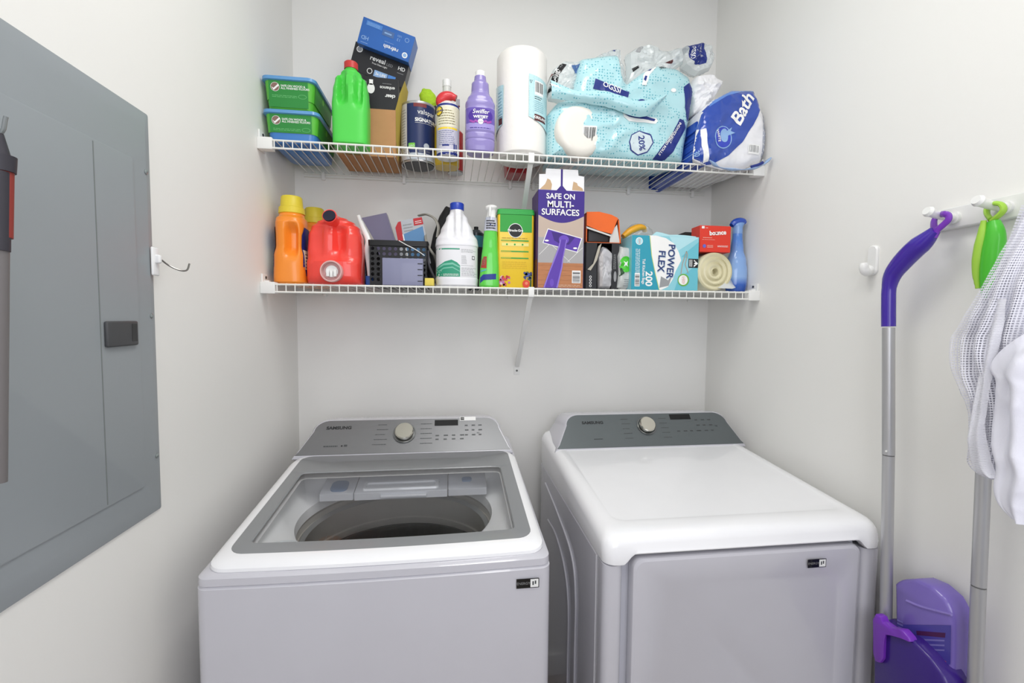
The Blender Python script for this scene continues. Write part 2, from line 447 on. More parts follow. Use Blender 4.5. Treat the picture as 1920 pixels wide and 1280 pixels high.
# top frame with open well
ring0 = wr(.9525, .001); ring1 = wr(.966, .0015); ring2 = wr(.972, .010); ring3 = wr(.972, .034)
rise = lambda p: max(0, p.y+.80)*.085
for rg_ in (ring1, ring2, ring3):
    for p in rg_: p.z += rise(p)
mb = MB().loft([wr(.9495, .004), ring0, ring1, ring2, ring3], cap0=False, cap1=False)
N0 = len(ring2)
def rr_like(x0, x1, y0, y1, r, z, like):
    """rounded rect sampled in the same order as another ring"""
    cx, cy = (x0+x1)/2, (y0+y1)/2; out = []
    base = rrect(x0, x1, y0, y1, r, 0, 8); m_ = len(base)
    for p in like:
        a = math.atan2(p.y-LCY, p.x-LCX); d = Vector((math.cos(a), math.sin(a)))
        best = None
        for i in range(m_):
            A, B = base[i], base[(i+1) % m_]; ex, ey = B.x-A.x, B.y-A.y
            den = d.x*ey-d.y*ex
            if abs(den) < 1e-12: continue
            t_ = ((A.x-LCX)*ey-(A.y-LCY)*ex)/den; u_ = ((A.x-LCX)*d.y-(A.y-LCY)*d.x)/den
            if t_ > 0 and -1e-6 <= u_ <= 1+1e-6 and (best is None or t_ > best): best = t_
        x, y = LCX+d.x*best, LCY+d.y*best
        out.append(Vector((x, y, z(x, y) if callable(z) else z)))
    return out
gx0, gx1, gy0, gy1 = .150, .703, -.768, -.445
den = [Vector((LCX+math.cos(2*PI*k/320), LCY+math.sin(2*PI*k/320), 0)) for k in range(320)]
den_ = 0
obj('top_frame', mb, enamel, wsh, world=True)
A_ = rr_like(wx0+.012, wx1-.012, wyf+.012, -.25, .03, .971, den)
B_ = rr_like(gx0-.03, gx1+.03, gy0-.025, -.31, .05, .973, den)
for rg_ in (A_, B_):
    for p in rg_: p.z += rise(p)
C_ = rr_like(gx0-.012, gx1+.02, gy0-.012, -.33, .05, .958, den)
D_ = rr_like(gx0+.0, gx1-.0, gy0-.005, -.30, .12, .945, den)
E1 = circ(LCX, LCY, LR+.012, .934, den)
E2 = circ(LCX, LCY, LR, .926, den); E3 = circ(LCX, LCY, LR-.002, .90, den)
for r_ in (D_,):
    for i, p in enumerate(r_):
        dd = math.hypot(p.x-LCX, p.y-LCY)
        if dd < LR+.02:
            s_ = (LR+.02)/dd; p.x = LCX+(p.x-LCX)*s_; p.y = LCY+(p.y-LCY)*s_
for r_ in (B_, C_):
    for i, p in enumerate(r_):
        dd = math.hypot(p.x-LCX, p.y-LCY)
        if dd < LR+.03:
            s_ = (LR+.03)/dd; p.x = LCX+(p.x-LCX)*s_; p.y = LCY+(p.y-LCY)*s_
obj('tub_cover', MB().loft([A_, B_, C_, D_, E1, E2, E3], cap0=False, cap1=False), mat('tub_cover_white', 'F8FAFC', .35, coat=.3), wsh, world=True)
rings = []
for z, r in ((.905, .262), (.895, .262), (.893, .256), (.878, .255), (.876, .249), (.862, .249), (.860, .258), (.80, .26), (.797, .255), (.785, .255), (.782, .262), (.775, .262)):
    rings.append([Vector((LCX+r*math.cos(2*PI*k/96), LCY+r*math.sin(2*PI*k/96), z)) for k in range(96)])
drum = obj('drum', MB().loft(rings, cap0=False, cap1=False), steel, wsh, world=True, sharp=25)
obj('drum_lower_wall', MB().loft([[Vector((LCX+r*math.cos(2*PI*k/96), LCY+r*math.sin(2*PI*k/96), z)) for k in range(96)] for z, r in ((.775, .262), (.772, .259), (.52, .259), (.50, .25), (.49, .2))], cap0=False), mat('drum_steel_shaded', '5A5856', .25, metal=.95), drum, world=True)  # lower drum wall, its shade put into a darker steel
obj('drum_rim', MB().loft([[Vector((LCX+r*math.cos(2*PI*k/96), LCY+r*math.sin(2*PI*k/96), z)) for k in range(96)] for z, r in ((.874, .256), (.884, .246), (.874, .238), (.868, .250))], cap0=False, cap1=False), mat('balance_ring_grey', '8E9090', .3), drum, world=True)
# pulsator
mb = MB(); rg = []
for z, r in ((.492, .24), (.50, .238), (.505, .2), (.515, .08), (.53, .05), (.533, .02)):
    rg.append([Vector((LCX+r*math.cos(2*PI*k/96), LCY+r*math.sin(2*PI*k/96), z+(.012*max(0, math.cos(3*2*PI*k/96))**2 if .06 < r < .21 else 0))) for k in range(96)])
obj('pulsator', mb.loft(rg, cap0=False), mat('pulsator_grey', '3E4144', .4), drum, world=True)
hm = MB()
for zz in (.72, .66, .60):
    for k in range(40):
        a = 2*PI*k/40; hm.cyl((LCX+.2615*math.cos(a), LCY+.2615*math.sin(a), zz), (LCX+.258*math.cos(a), LCY+.258*math.sin(a), zz), .003, 6)
obj('drum_holes', hm, blackp, drum, world=True, kind='stuff')
# detergent dispenser at the back of the well
disp_m = mat('dispenser_white', 'D5D8DF', .3, coat=.3)
def sz(y): return .957+(y+.432)*.20
def slab_y(name, x0, x1, y0, y1, m, par, lift=0, th=.02, r=.004):
    top = [Vector((p.x, p.y, sz(p.y)+lift)) for p in rrect(x0, x1, y0, y1, r, 0, 5)]
    return obj(name, MB().loft([[p-Vector((0, 0, th)) for p in top], [p-Vector((0, 0, .001)) for p in top], [Vector((p.x+(.001 if p.x < (x0+x1)/2 else -.001), p.y+(.001 if p.y < (y0+y1)/2 else -.001), p.z)) for p in top]]), m, par, world=True)
slab_y('back_panel', .19, .2835, -.428, -.28, disp_m, wsh); slab_y('back_panel', .5515, .665, -.428, -.28, disp_m, wsh)
dp = slab_y('detergent_dispenser', .2855, .5495, -.432, -.28, disp_m, wsh, .001)
clear_w = mat('dispenser_clear', 'EEF1F6', .1, coat=1)
mb = MB(); zz_ = lambda r_, l: [Vector((p.x, p.y, sz(p.y)+l)) for p in r_]
mb.loft([zz_(rrect(.305, .525, -.422, -.378, .01, 0, 4), .001), zz_(rrect(.307, .523, -.420, -.380, .009, 0, 4), .006), zz_(rrect(.316, .514, -.412, -.388, .006, 0, 4), .006), zz_(rrect(.318, .512, -.410, -.390, .006, 0, 4), .002)], cap0=False)
obj('dispenser_handle', mb, clear_w, dp, world=True)
obj('front_lip', MB().bbox(.36, .49, -.442, -.430, .944, .952, .002), disp_m, dp, world=True)
blue_t = mat('blue_tab', '6F86A6', .35)
slab_y('bleach_cap', .215, .262, -.418, -.368, blue_t, wsh, .0045, .012, .014); slab_y('softener_cap', .592, .622, -.392, -.372, blue_t, wsh, .0045, .012, .008)
mb = MB().loft([[Vector((.197+r*math.cos(2*PI*k/40), -.722+r*.75*math.sin(2*PI*k/40), z)) for k in range(40)] for r, z in ((.036, .945), (.035, .962), (.032, .9625), (.030, .958))])
obj('bleach_cup', mb, mat('cup_white', 'E8ECEE', .3, coat=.4), wsh, world=True)
# lid: white rim, grey band, glass
def lring(x0, x1, y0, y1, r, off):
    out = rr_like(x0, x1, y0, y1, r, zl(off), den)
    for p in out:
        t_ = (p.x-x0)/(x1-x0)
        if p.y < y0+.04: p.y -= .009*4*t_*(1-t_)*(y0+.04-p.y)/.04
    return out
lx0, lx1, ly0, ly1 = wx0+.012, wx1-.010, wyf+.012, -.332
lid = obj('lid_frame', MB().loft([lring(gx0+.004, gx1-.004, gy0+.004, gy1-.004, .014, .975), lring(gx0-.02, gx1+.02, gy0-.02, gy1+.02, .02, .971), lring(lx0+.008, lx1-.008, ly0+.008, ly1-.001, .03, .970), lring(lx0, lx1, ly0, ly1, .035, .976), lring(lx0+.001, lx1-.001, ly0+.001, ly1, .035, .982),
    lring(lx0+.012, lx1-.012, ly0+.012, ly1-.001, .032, .990), lring(lx0+.026, lx1-.022, ly0+.032, ly1-.003, .03, .991)], cap0=False, cap1=False), enamel2, wsh, world=True)
obj('grey_band', MB().loft([lring(lx0+.026, lx1-.022, ly0+.032, ly1-.003, .03, .9908), lring(lx0+.028, lx1-.024, ly0+.034, ly1-.004, .028, .9915), lring(gx0, gx1, gy0, gy1, .012, .9915), lring(gx0+.002, gx1-.002, gy0+.002, gy1-.002, .012, .989)], cap0=False, cap1=False), greyband, lid, world=True)
obj('lid_glass', MB().loft([lring(gx0+.001, gx1-.001, gy0+.001, gy1-.001, .012, .9893)], cap0=False), glass, lid, world=True)
F, pan = console(wsh, 1.036, 1.132, -.338, -.243, -.13, .086, .756, .148, .704, brushed)
d, hh = panel_print(F, pan, 0, 0, 0)
d.text('SAMSUNG', .208, hh*.74, .0105, inkd, bold=.06, xs=1.15)
d.lines(.172, hh*.25, .215, hh*.29, inkg, 1, th=.8); d.disc(.226, hh*.27, .0028, inkd); d.rect(.232, hh*.25, .242, hh*.30, inkg)
for k in range(5):
    s_ = .80-.13*k
    d.lines(.328-.003*k, hh*s_-.001, .362, hh*s_+.001, inkg, 1, seed=k, th=1)
    d.lines(.462, hh*s_-.001, .503, hh*s_+.001, inkg, 1, seed=k+9, th=1)
dd_, _ = panel_print(F, pan, 0, 0, 0); dd_.rr(.506, hh*.74, .582, hh*.90, .001, mat('display_black', '0C0D0F', .6)); dd_.done(pan, 'display', label='black display window')
for k in range(4): d.lines(.510+.026*k, hh*.46, .524+.026*k, hh*.50, inkg, 1, seed=k, th=.8); d.lines(.510+.026*k, hh*.36, .522+.026*k, hh*.40, inkg, 1, seed=k+5, th=.8)
for k in range(3):
    for j in range(3): d.lines(.604+.022*k, hh*(.46+.13*j), .616+.022*k, hh*(.50+.13*j), inkg, 1, seed=k+j, th=.8)
d.text('>II', .646, hh*.52, .006, inkd)
d.done(pan, 'printing')
d2, _ = panel_print(F, pan, 0, 0, 0)
d2.rect(.588, hh*.87, .640, hh*.975, inkw, 1); d2.rect(.590, hh*.885, .602, hh*.965, blackp, 2); d2.text('STAR', .596, hh*.93, .003, inkw, 3)
d2.done(pan, 'sticker', label='small white sticker')
knob(F, pan, .412, .56, .029)
def sticker(t, x, y, z, s_=1.0):
    d = Dec(lambda u, v, l: Vector((u, y-l, v))-t.location, lift=.0008)
    d.rect(x, z, x+.047*s_, z+.020*s_, blackp, 0); d.rect(x+.029*s_, z+.0015, x+.0455*s_, z+.0185*s_, inkw, 1)
    d.text('ENERGY', x+.0145*s_, z+.010*s_, .0055*s_, mat('ink_midgrey', '8C8C8C', .5), 1)
    d.rect(x+.033*s_, z+.006, x+.036*s_, z+.014, inkg, 2); d.rect(x+.038*s_, z+.008, x+.041*s_, z+.015, inkg, 2)
    d.done(t, 'sticker', label='black and white sticker')
sticker(wsh, .694, wyf-.0045, .909)

# ------------------------------------------------------------------ dryer
dx0, dx1, dyf, dyb = .893, 1.579, -.815, -.09
dry = thing('clothes_dryer', 'white front-loading dryer with solid door, right of the washer', 'clothes dryer', ((dx0+dx1)/2, (dyf+dyb)/2, 0))
dr = shell(dx0, dx1, dyf+.034, dyb, 0, 1, bow=0)
door_x0, door_x1, door_z0, door_z1 = .957, 1.520, .33, .937
rc = .026
# cabinet: sides/back shell plus a front wall that stands around the door recess
mb = MB().loft([dr(.012), dr(.015), dr(.918), dr(.921, .003)])
obj('cabinet', mb, enamel, dry, world=True)
for a_, b_, nm in ((dx0, .938, 'front_column'), (1.531, dx1, 'front_column')):
    obj(nm, MB().loft([rrect(a_, b_, dyf, dyf+.06, .018, z, 6) for z in (.02, .9215)]), enamel, dry, world=True)
obj('front_rail', MB().bbox(.93, 1.54, dyf+.002, dyf+.06, .02, .31, .004), enamel, dry, world=True)
obj('seam_strip', MB().box(dx0-.0006, dx0+.002, dyf+.055, dyf+.0565, .02, .918), mat('seam_pale', 'F4F4F6', .4), dry, world=True)  # pale strip along the side seam
for sx in (dx0+.06, dx1-.06):
    for sy in (dyf+.06, dyb-.06):
        obj('foot', MB().cyl((sx, sy, 0), (sx, sy, .014), .022, 16), mat('rubber_black', '1B1B1C', .7), dry, world=True)
# embossed ribs on the left flank
for k, (ya, yb2, zt) in enumerate(((-.20, -.60, .845), (-.25, -.53, .765))):
    pts = cr([(dx0-.002, ya, zt+.03*(1-k)), (dx0-.002, (ya+yb2)/2+.02, zt+.005), (dx0-.002, yb2+.05, zt-.035), (dx0-.002, yb2, zt-.12), (dx0-.002, yb2-.002, zt-.3), (dx0-.002, yb2-.002, .10)], 8)
    obj('side_rib', MB().tube(pts, .0055, 8, flat=.6), enamel, dry, world=True)
# top cover: rises to the back
zt_ = lambda off: (lambda x, y: off+max(0, (y+.80))*.075)
def dring(g, off, gf=0):
    return dref(rrect(dx0+g, dx1-g, dyf+g+gf, dyb-.002, .028 if g < .02 else .03, 0, 6), zt_(off), 0)
def dref(r, zf, arch):
    out = []
    for i, p in enumerate(r):
        out.append(p); q = r[(i+1) % len(r)]
        if (q-p).length > .4 and p.y < -.7:
            for k in range(1, 80): out.append(p.lerp(q, k/80))
    for p in out:
        p.z = zf(p.x, p.y) if callable(zf) else zf
        if p.y < dyf+.05: p.z += arch*win(p.x, .948, 1.524, .014)
    return out
def flat_ring(g, z, arch=0): return dref(rrect(dx0+g, dx1-g, dyf+g-.004, dyb-.002, .028, 0, 6), z, arch)
mb = MB().loft([flat_ring(.016, .9235, .0225), flat_ring(.004, .9235, .0225), flat_ring(0, .925, .0225), flat_ring(-.001, .940, .010), dring(-.001, .958), dring(.001, .968), dring(.006, .9775), dring(.013, .984), dring(.024, .988), dring(.040, .9885, .02), dring(.044, .9868, .022), dring(.048, .9862, .024)], cap0=False, cap1=True)
obj('top_cover', mb, enamel2, dry, world=True)
Fd, pand = console(dry, 1.022, 1.128, -.305, -.215, -.10, .900, 1.585, .968, 1.535, mat('dark_grey_panel', '676D6F', .36, metal=.5, vary=.06, vscale=60, stretch=(1, 60, 60)))
d, hh = panel_print(Fd, pand, 0, 0, 0)
d.text('SAMSUNG', 1.046, hh*.72, .0105, inkd, bold=.06, xs=1.15)
d.lines(1.04, hh*.27, 1.072, hh*.29, inkd, 1, th=.9)
for k in range(5):
    s_ = .80-.13*k
    d.lines(1.150, hh*s_-.001, 1.182, hh*s_+.001, inkg, 1, seed=k, th=1)
    d.lines(1.290, hh*s_-.001, 1.322, hh*s_+.001, inkg, 1, seed=k+9, th=1)
dd_, _ = panel_print(Fd, pand, 0, 0, 0); dd_.rr(1.334, hh*.76, 1.412, hh*.91, .001, mat('display_black', '0C0D0F', .6)); dd_.done(pand, 'display', label='black display window')
for k in range(4): d.lines(1.346+.024*k, hh*.42, 1.360+.024*k, hh*.46, inkg, 1, seed=k, th=.8)
for k in range(3):
    for j in range(3): d.lines(1.425+.024*k, hh*(.42+.15*j), 1.438+.024*k, hh*(.46+.15*j), inkg, 1, seed=k+j, th=.8)
d.text('>II', 1.498, hh*.55, .006, inkd)
d.done(pand, 'printing')
knob(Fd, pand, 1.238, .60, .028)
# door
dark_gap = mat('door_gap', 'D0D0D8', .5)
obj('door_recess', MB().loft([[Vector((p.x, y_, p.y)) for p in rrect(door_x0-.020, door_x1+.010, door_z0-.01, door_z1+.01, .03, 0, 6)] for y_ in (dyf+.032, dyf+.030)]), dark_gap, dry, world=True)
def dor(g, y, r=.022, dg=0): return [Vector((p.x, y-.005*(1-((p.x-1.236)/.29)**2), p.y)) for p in rrect(door_x0+g, door_x1-g, door_z0+g, door_z1-g, r, 0, 6)]
door = obj('door', MB().loft([dor(.006, dyf+.029), dor(.002, dyf+.026), dor(.0, dyf+.004), dor(.002, dyf-.001), dor(.008, dyf-.003)], cap0=False, cap1=False), enamel, dry, world=True)
def dpan(x0, x1, z0, z1, y, r): return [Vector((p.x, y-.005*(1-((p.x-1.236)/.29)**2), p.y)) for p in rrect(x0, x1, z0, z1, r, 0, 6)]
obj('door_panel', MB().loft([dor(.008, dyf-.003), dpan(.995, 1.478, .36, .885, dyf-.003, .03), dpan(1.006, 1.467, .375, .870, dyf+.0035, .04)], cap0=False), enamel, door, world=True)
sticker(dry, 1.376, dyf-.0085, .892)

# ------------------------------------------------------------------ breaker panel on left wall
pgrey = mat('panel_grey', '969CA0', .38, bump=.03, bscale=120, vary=.02)
pb = thing('breaker_panel', 'grey metal breaker panel door on the left wall', 'electrical panel', (0, -1.15, 1.46))
def lring_(y0, y1, z0, z1, r, x): return [Vector((x, p.x, p.y)) for p in rrect(y0, y1, z0, z1, r, 0, 4)]
obj('cover', MB().loft([lring_(-1.52, -.794, 1.088, 1.831, .004, .0005), lring_(-1.52, -.794, 1.088, 1.831, .004, .003), lring_(-1.50, -.812, 1.118, 1.805, .006, .009)]), pgrey, pb, world=True)
obj('door', MB().loft([lring_(-1.49, -.848, 1.150, 1.735, .006, .0088), lring_(-1.49, -.849, 1.151, 1.734, .006, .0112), lring_(-1.488, -.851, 1.153, 1.732, .006, .0118)]), pgrey, pb, world=True)
obj('door_crease', MB().box(.0115, .0122, -.9405, -.9385, 1.155, 1.73), mat('panel_crease', '7A807F', .5), pb, world=True)
lt = obj('latch', MB().bbox(.011, .018, -.933, -.862, 1.409, 1.451, .003), mat('latch_dark', '47484A', .45), pb, world=True)
obj('latch_slot', MB().box(.0175, .0184, -.879, -.867, 1.416, 1.446), blackp, lt, world=True)
for yy, zz in ((-.815, 1.722), (-.813, 1.46), (-.812, 1.196)):
    mb = MB().cyl((.005, yy, zz), (.0105, yy, zz), .0045, 14).cyl((.0105, yy, zz), (.012, yy, zz), .0045, 14, r1=.002)
    obj('screw', mb, mat('screw_zinc', 'A9B0B0', .3, metal=.8), pb, world=True)
# adhesive hook with a wire hook beside the panel
hk = thing('wire_hook', 'white adhesive hook with bent wire at the right edge of the breaker panel', 'hook', (.003, -.80, 1.56))
obj('hook_base', MB().bbox(.0095, .014, -.812, -.792, 1.535, 1.588, .003).bbox(.012, .022, -.806, -.797, 1.558, 1.574, .003), mat('hook_white', 'F1F1F1', .3), hk, world=True)
obj('hook_wire', MB().tube(cr([(.018, -.80, 1.568), (.028, -.79, 1.556), (.042, -.782, 1.548), (.052, -.776, 1.549), (.056, -.774, 1.562)], 6), .0016, 8), mat('hook_wire_steel', '8D8A86', .25, metal=1), hk, world=True)
# ------------------------------------------------------------------ items on the shelves
def fit(x0, x1, yt, Y, zb):
    """centre x, width and height of something whose outline plane is y=Y, standing at zb"""
    a = aty(x0, (yt+yt+60)/2, Y); b = aty(x1, (yt+yt+60)/2, Y); t = aty((x0+x1)/2, yt, Y)
    return (a.x+b.x)/2, b.x-a.x, t.z-zb
G1, G2 = Z1+.0016, Z2+.0016
white_pl = mat('white_plastic', 'F0F0EE', .35, coat=.2)
card_k = mat('kraft_card', 'B98A5E', .8, vary=.08, vscale=30, bump=.1)
card_k2 = mat('kraft_card_yellow_lit', 'BFA84A', .75, vary=.12, vscale=18, bump=.1)  # kraft card with the yellow light on the flap put into its colour
card_w = mat('white_card', 'E9E8E4', .7)
blk = mat('matt_black', '17181A', .5)
navy = mat('print_navy', '1E2F7E', .45); greenp = mat('print_green', '1F9A48', .45)
redp = mat('print_red', 'C2262C', .45); purp = mat('print_purple', '3A2385', .45)
ink = mat('print_black', '1A1A1C', .5); white = mat('print_white', 'F5F5F3', .45); grey = mat('print_grey', '9A9C9E', .5)
yel = mat('print_yellow', 'F2D23C', .45); oran = mat('print_orange', 'F07A2A', .45); aqua = mat('print_aqua', 'A9D9DF', .45)
paleblue = mat('print_pale_blue', '8FB3DE', .45); lime = mat('print_lime', '7BD04A', .45)

# --- two wipes tubs
tub_g = mat('tub_green', '5DBB3F', .35, coat=.2); tub_b = mat('tub_blue', '3F7FC8', .3, coat=.3); lid_b = mat('lid_clear_blue', '5E9AD0', .22, coat=.5)
tubl = mat('tub_label_green', '2C8A3C', .4)
def tub(loc, label, w, low):
    t = thing('wipes_tub', label, 'tub', loc, 0, 'flooring wipes tubs'); d_ = .222; h = .094
    hw, hd = w/2, d_/2
    R = lambda g, z, r=.02: rrect(-hw+g, hw-g, -hd+g, hd-g, r, z, 5)
    obj('body', MB().loft([R(.012, 0, .022), R(.008, .004, .022), R(.006, .03, .02), R(.0055, .032), R(.001, h-.012)]), tub_b if low else tub_g, t)
    obj('sleeve', MB().loft([R(.0052, .028), R(.0045, .028), R(.0003, h-.013), R(.003, h-.013)], cap0=False, cap1=False), tub_g, t)
    lid = obj('lid', MB().loft([R(-.001, h-.014), R(-.006, h-.012, .022), R(-.006, h-.003, .022), R(-.002, h-.001), R(.006, h-.001), R(.009, h-.004), R(.03, h-.004)]), lid_b, t)
    sl = .0045
    d = Dec(lambda u, v, l: Vector((u, -hd+.0002+(h-.013-v)/(h-.041)*.0042-l, v)), lift=.0012)
    d.rect(-hw+.016, .029 if low else .006, hw-.016, h-.0135, tubl)
    d.disc(-hw+.034, .062, .0125, white, 1); d.disc(-hw+.034, .062, .0115, mat('print_brown', '8A6A60', .5), 2)
    d.poly([(-hw+.024, .062), (-hw+.030, .052), (-hw+.046, .066), (-hw+.043, .070), (-hw+.030, .058)], white, 3)
    d.text('SAFE ON WOOD &', -hw+.050, .066, .0058, white, 1, align='LEFT', bold=.02)
    d.text('ALL FINISHED FLOORS', -hw+.050, .059, .0058, white, 1, align='LEFT', bold=.02)
    d.lines(-hw+.025, .034, hw-.045, .042, mat('print_faint_green', '6FBF78', .5), 2)
    d.disc(hw-.032, .038, .012, mat('print_faint_green', '6FBF78', .5), 1, ry=.006); d.disc(hw-.032, .038, .0108, tubl, 2, ry=.005)
    d.done(t)
    d = Dec(lambda u, v, l: Vector((hw-.0002-(h-.013-v)/(h-.041)*.0042+l, u, v)), lift=.0012)
    d.rect(-hd+.022, .029, hd-.022, h-.0135, mat('tub_label_side', '3E9E3A', .4)); d.lines(-hd+.03, .036, hd-.04, .06, tubl, 5)
    d.disc(-.01, .068, .009, lime, 1); d.done(t)
    return t
tub((.085, -.176, G1), 'green and blue wipes tub, lower of the two stacked on the upper shelf', .150, True)
tub((.081, -.180, G1+.0942), 'green wipes tub with blue lid, stacked on top of the other tub', .142, False)

# --- green jug
def jug_recess(p, z0, z1, xc, halfw, ridge, depth, both=True):
    if p.y > 0: return p
    g = win(p.z, z0, z1, .018); ax = abs(p.x-xc)
    s_ = g*sm(ridge*.7, ridge*1.5, ax)*(1-sm(halfw*.8, halfw*1.15, ax))
    return Vector((p.x, p.y+depth*s_, p.z))
green_pl = mat('green_jug_plastic', '54D452', .38, sss=0)
xc, w_, h_ = fit(623, 692, 118, -.26, G1)
jg = thing('plastic_jug', 'bright green plastic jug with red cap, in front of the cardboard box', 'jug', (xc, -.253, G1))
hh_ = h_-.012
bt = Bottle([(0, .040, .036, 3), (.008, w_/2-.002, .044, 4), (.12, w_/2-.001, .045, 4), (.165, w_/2-.003, .044, 3.2), (hh_-.045, .046, .040, 2.6), (hh_-.02, .030, .028, 2), (hh_-.008, .018, .018, 2), (hh_, .018, .018, 2)],
            disp=lambda p: jug_recess(p, .125, hh_-.03, .004, .034, .013, .026), N=96, sub=9)
obj('body', bt.mesh(), green_pl, jg)
obj('cap', MB().cyl((0, 0, hh_-.006), (0, 0, hh_+.013), .0205, 24).cyl((0, 0, hh_+.013), (0, 0, hh_+.0155), .0205, 24, r1=.018), mat('red_cap', 'C63A36', .4), jg)

# --- cardboard box with light-bulb boxes in it
cb = thing('cardboard_box', 'open brown cardboard box with a raised yellow flap', 'box', (.287, -.121, G1))
bw, bd, bh = .185, .165, .150; th = .0025
for nm, a in (('wall', (-bw/2, bw/2, -bd/2, -bd/2+th, 0, bh)), ('wall', (-bw/2, bw/2, bd/2-th, bd/2, 0, bh)), ('wall', (-bw/2, -bw/2+th, -bd/2+th, bd/2-th, 0, bh+.018)), ('wall', (bw/2-th, bw/2, -bd/2+th, bd/2-th, 0, bh)), ('bottom', (-bw/2+th, bw/2-th, -bd/2+th, bd/2-th, 0, th))):
    obj(nm, MB().box(*a), card_k, cb)
mb = MB()
fl = [(bw/2-.003, -bd/2+.004, .012), (bw/2+.003, -bd/2+.02, .10), (bw/2+.008, -bd/2+.03, .16), (bw/2+.026, -bd/2+.035, .262), (bw/2+.012, -bd/2+.02, .215), (bw/2-.002, -bd/2+.004, .150)]
fb = [(x+.004, y+.075, z) for x, y, z in fl]
mb.loft([[Vector(p) for p in fl], [Vector(p) for p in fb]], smooth=False)
obj('flap', mb, card_k2, cb, label='yellow flap standing up')
def carton(name, label, w, h, dpt, loc, rot, m, dec, grp='light bulb boxes', cat='box'):
    t = thing(name, label, cat, loc, rot=rot, group=grp)
    obj('carton', MB().bbox(-w/2, w/2, -dpt/2, dpt/2, -h/2, h/2, .0008, n=1), m, t)
    d = Dec(lambda u, v, l: Vector((u, -dpt/2-l, v))); dec(d, w, h); d.done(t); return t
blu = mat('blue_carton', '2F66B4', .35, vary=.1, vscale=12); bc = mat('black_carton', '222327', .35)
def d1(d, w, h):
    d.rect(-w*.42, h*.25, -w*.12, h*.42, mat('print_sky', '4A86D0', .5)); d.lines(-w*.4, h*.28, -w*.15, h*.4, paleblue, 3)
    d.rect(-w*.1, h*.12, w*.12, h*.34, mat('print_steel_blue', '4C6CA0', .5)); d.lines(-w*.06, h*.2, w*.08, h*.27, paleblue, 1, th=.8)
    d.text('13', w*.22, h*.16, .009, paleblue, rot=180); d.text('LED', w*.22, h*.30, .006, paleblue, rot=180); d.disc(w*.37, h*.26, .007, paleblue, 1); d.disc(w*.37, h*.26, .0055, blu, 2)
    d.text('refresh', w*.12, -h*.24, .0125, white, rot=180, bold=.02); d.lines(-w*.02, -h*.08, w*.16, -h*.04, paleblue, 1)
    d.text('HD', -w*.38, -h*.22, .012, paleblue, rot=180, bold=.02); d.lines(-w*.44, -h*.42, -w*.3, -h*.36, paleblue, 1)
    d.disc(w*.40, -h*.30, .009, white, 1); d.disc(w*.40, -h*.30, .006, paleblue, 2)
def d2f(d, w, h):
    d.disc(-w*.40, h*.28, .010, white, 1); d.disc(-w*.40, h*.28, .0075, grey, 2)
    d.text('reveal', -w*.05, h*.14, .0155, white, bold=.015); d.text('LED', w*.17, h*.10, .009, grey)
    d.text('True Clean Light', w*.0, -h*.02, .0055, white); d.text('HD', w*.39, h*.12, .012, white, bold=.03); d.lines(w*.33, -h*.05, w*.45, 0, grey, 1)
    d.rect(-w*.06, -h*.44, w*.18, -h*.22, paleblue); d.text('2x LIFE', w*.06, -h*.33, .0085, white, bold=.03); d.rect(w*.19, -h*.44, w*.33, -h*.22, mat('print_sky', '4A86D0', .5)); d.disc(-w*.14, -h*.32, .009, white); d.disc(-w*.14, -h*.32, .007, ink, 2)
def d3(d, w, h):
    d.disc(-w*.36, h*.06, .012, white, 1, ry=.016); d.rect(-w*.42, h*.2, -w*.30, h*.42, white, 1)
    d.text('enhance', w*.16, h*.05, .017, white, rot=180, bold=.012); d.lines(w*.0, h*.22, w*.3, h*.27, grey, 1); d.text('clear', w*.26, -h*.36, .017, white, rot=180, bold=.02)
q1 = aty(725, 72, -.165); q2 = aty(712, 121, -.13); q3 = aty(717, 168, -.175)
carton('light_bulb_box', 'blue light bulb box, topmost of the stack above the green jug', .172, .082, .075, (q1.x, -.128, q1.z), (.12, math.radians(17), 0), blu, d1)
carton('light_bulb_box', 'black light bulb box reading reveal, tilted under the blue box', .184, .092, .050, (q2.x, -.105, q2.z), (.06, math.radians(16), 0), bc, d2f)
carton('light_bulb_box', 'small black light bulb box reading enhance, inside the cardboard box', .100, .190, .044, (q3.x-.002, -.155, q3.z-.058), (0, math.radians(2), 0), bc, lambda d, w, h: (d.disc(-w*.36, h*.30, .012, white, 1, ry=.016), d.rect(-w*.42, h*.36, -w*.30, h*.45, white, 1), d.text('enhance', w*.16, h*.335, .0105, white, rot=180, bold=.02), d.lines(w*.0, h*.40, w*.3, h*.42, grey, 1), d.text('clear', w*.26, h*.20, .012, white, rot=180, bold=.04)))

# --- paint can, scrub brush
xc, w_, h_ = fit(750, 815, 202, -.125, G1)
pc = thing('paint_can', 'navy labelled quart paint can on the upper shelf', 'paint can', (xc+.003, -.122, G1))
r_ = w_/2-.001; can_st = mat('can_steel', 'B8B9BA', .3, metal=.8)
obj('can', MB().loft([[Vector((rr_*math.cos(2*PI*k/48), rr_*math.sin(2*PI*k/48), z)) for k in range(48)] for z, rr_ in ((.002, r_-.004), (0, r_-.001), (.003, r_+.0008), (.005, r_), (h_-.006, r_), (h_-.003, r_+.001), (h_, r_), (h_-.001, r_-.008), (h_-.004, r_-.009))]), can_st, pc)
obj('can_bottom', MB().cyl((0, 0, -.0004), (0, 0, .002), r_-.005, 40), mat('can_dark_base', '2B2C2F', .4), pc)
cs = Bottle([(0, r_, r_, 2), (h_, r_, r_, 2)]); 
d = Dec(lambda u, v, l: cs.C(u, v, l), maxlen=.012)
U_ = r_*PI*.75
d.rect(-U_, .007, U_, h_-.008, mat('paint_label_navy', '1B2C5C', .35)); d.rect(-U_, .007, U_, .028, mat('print_silver', 'BFC6CE', .35), 1)
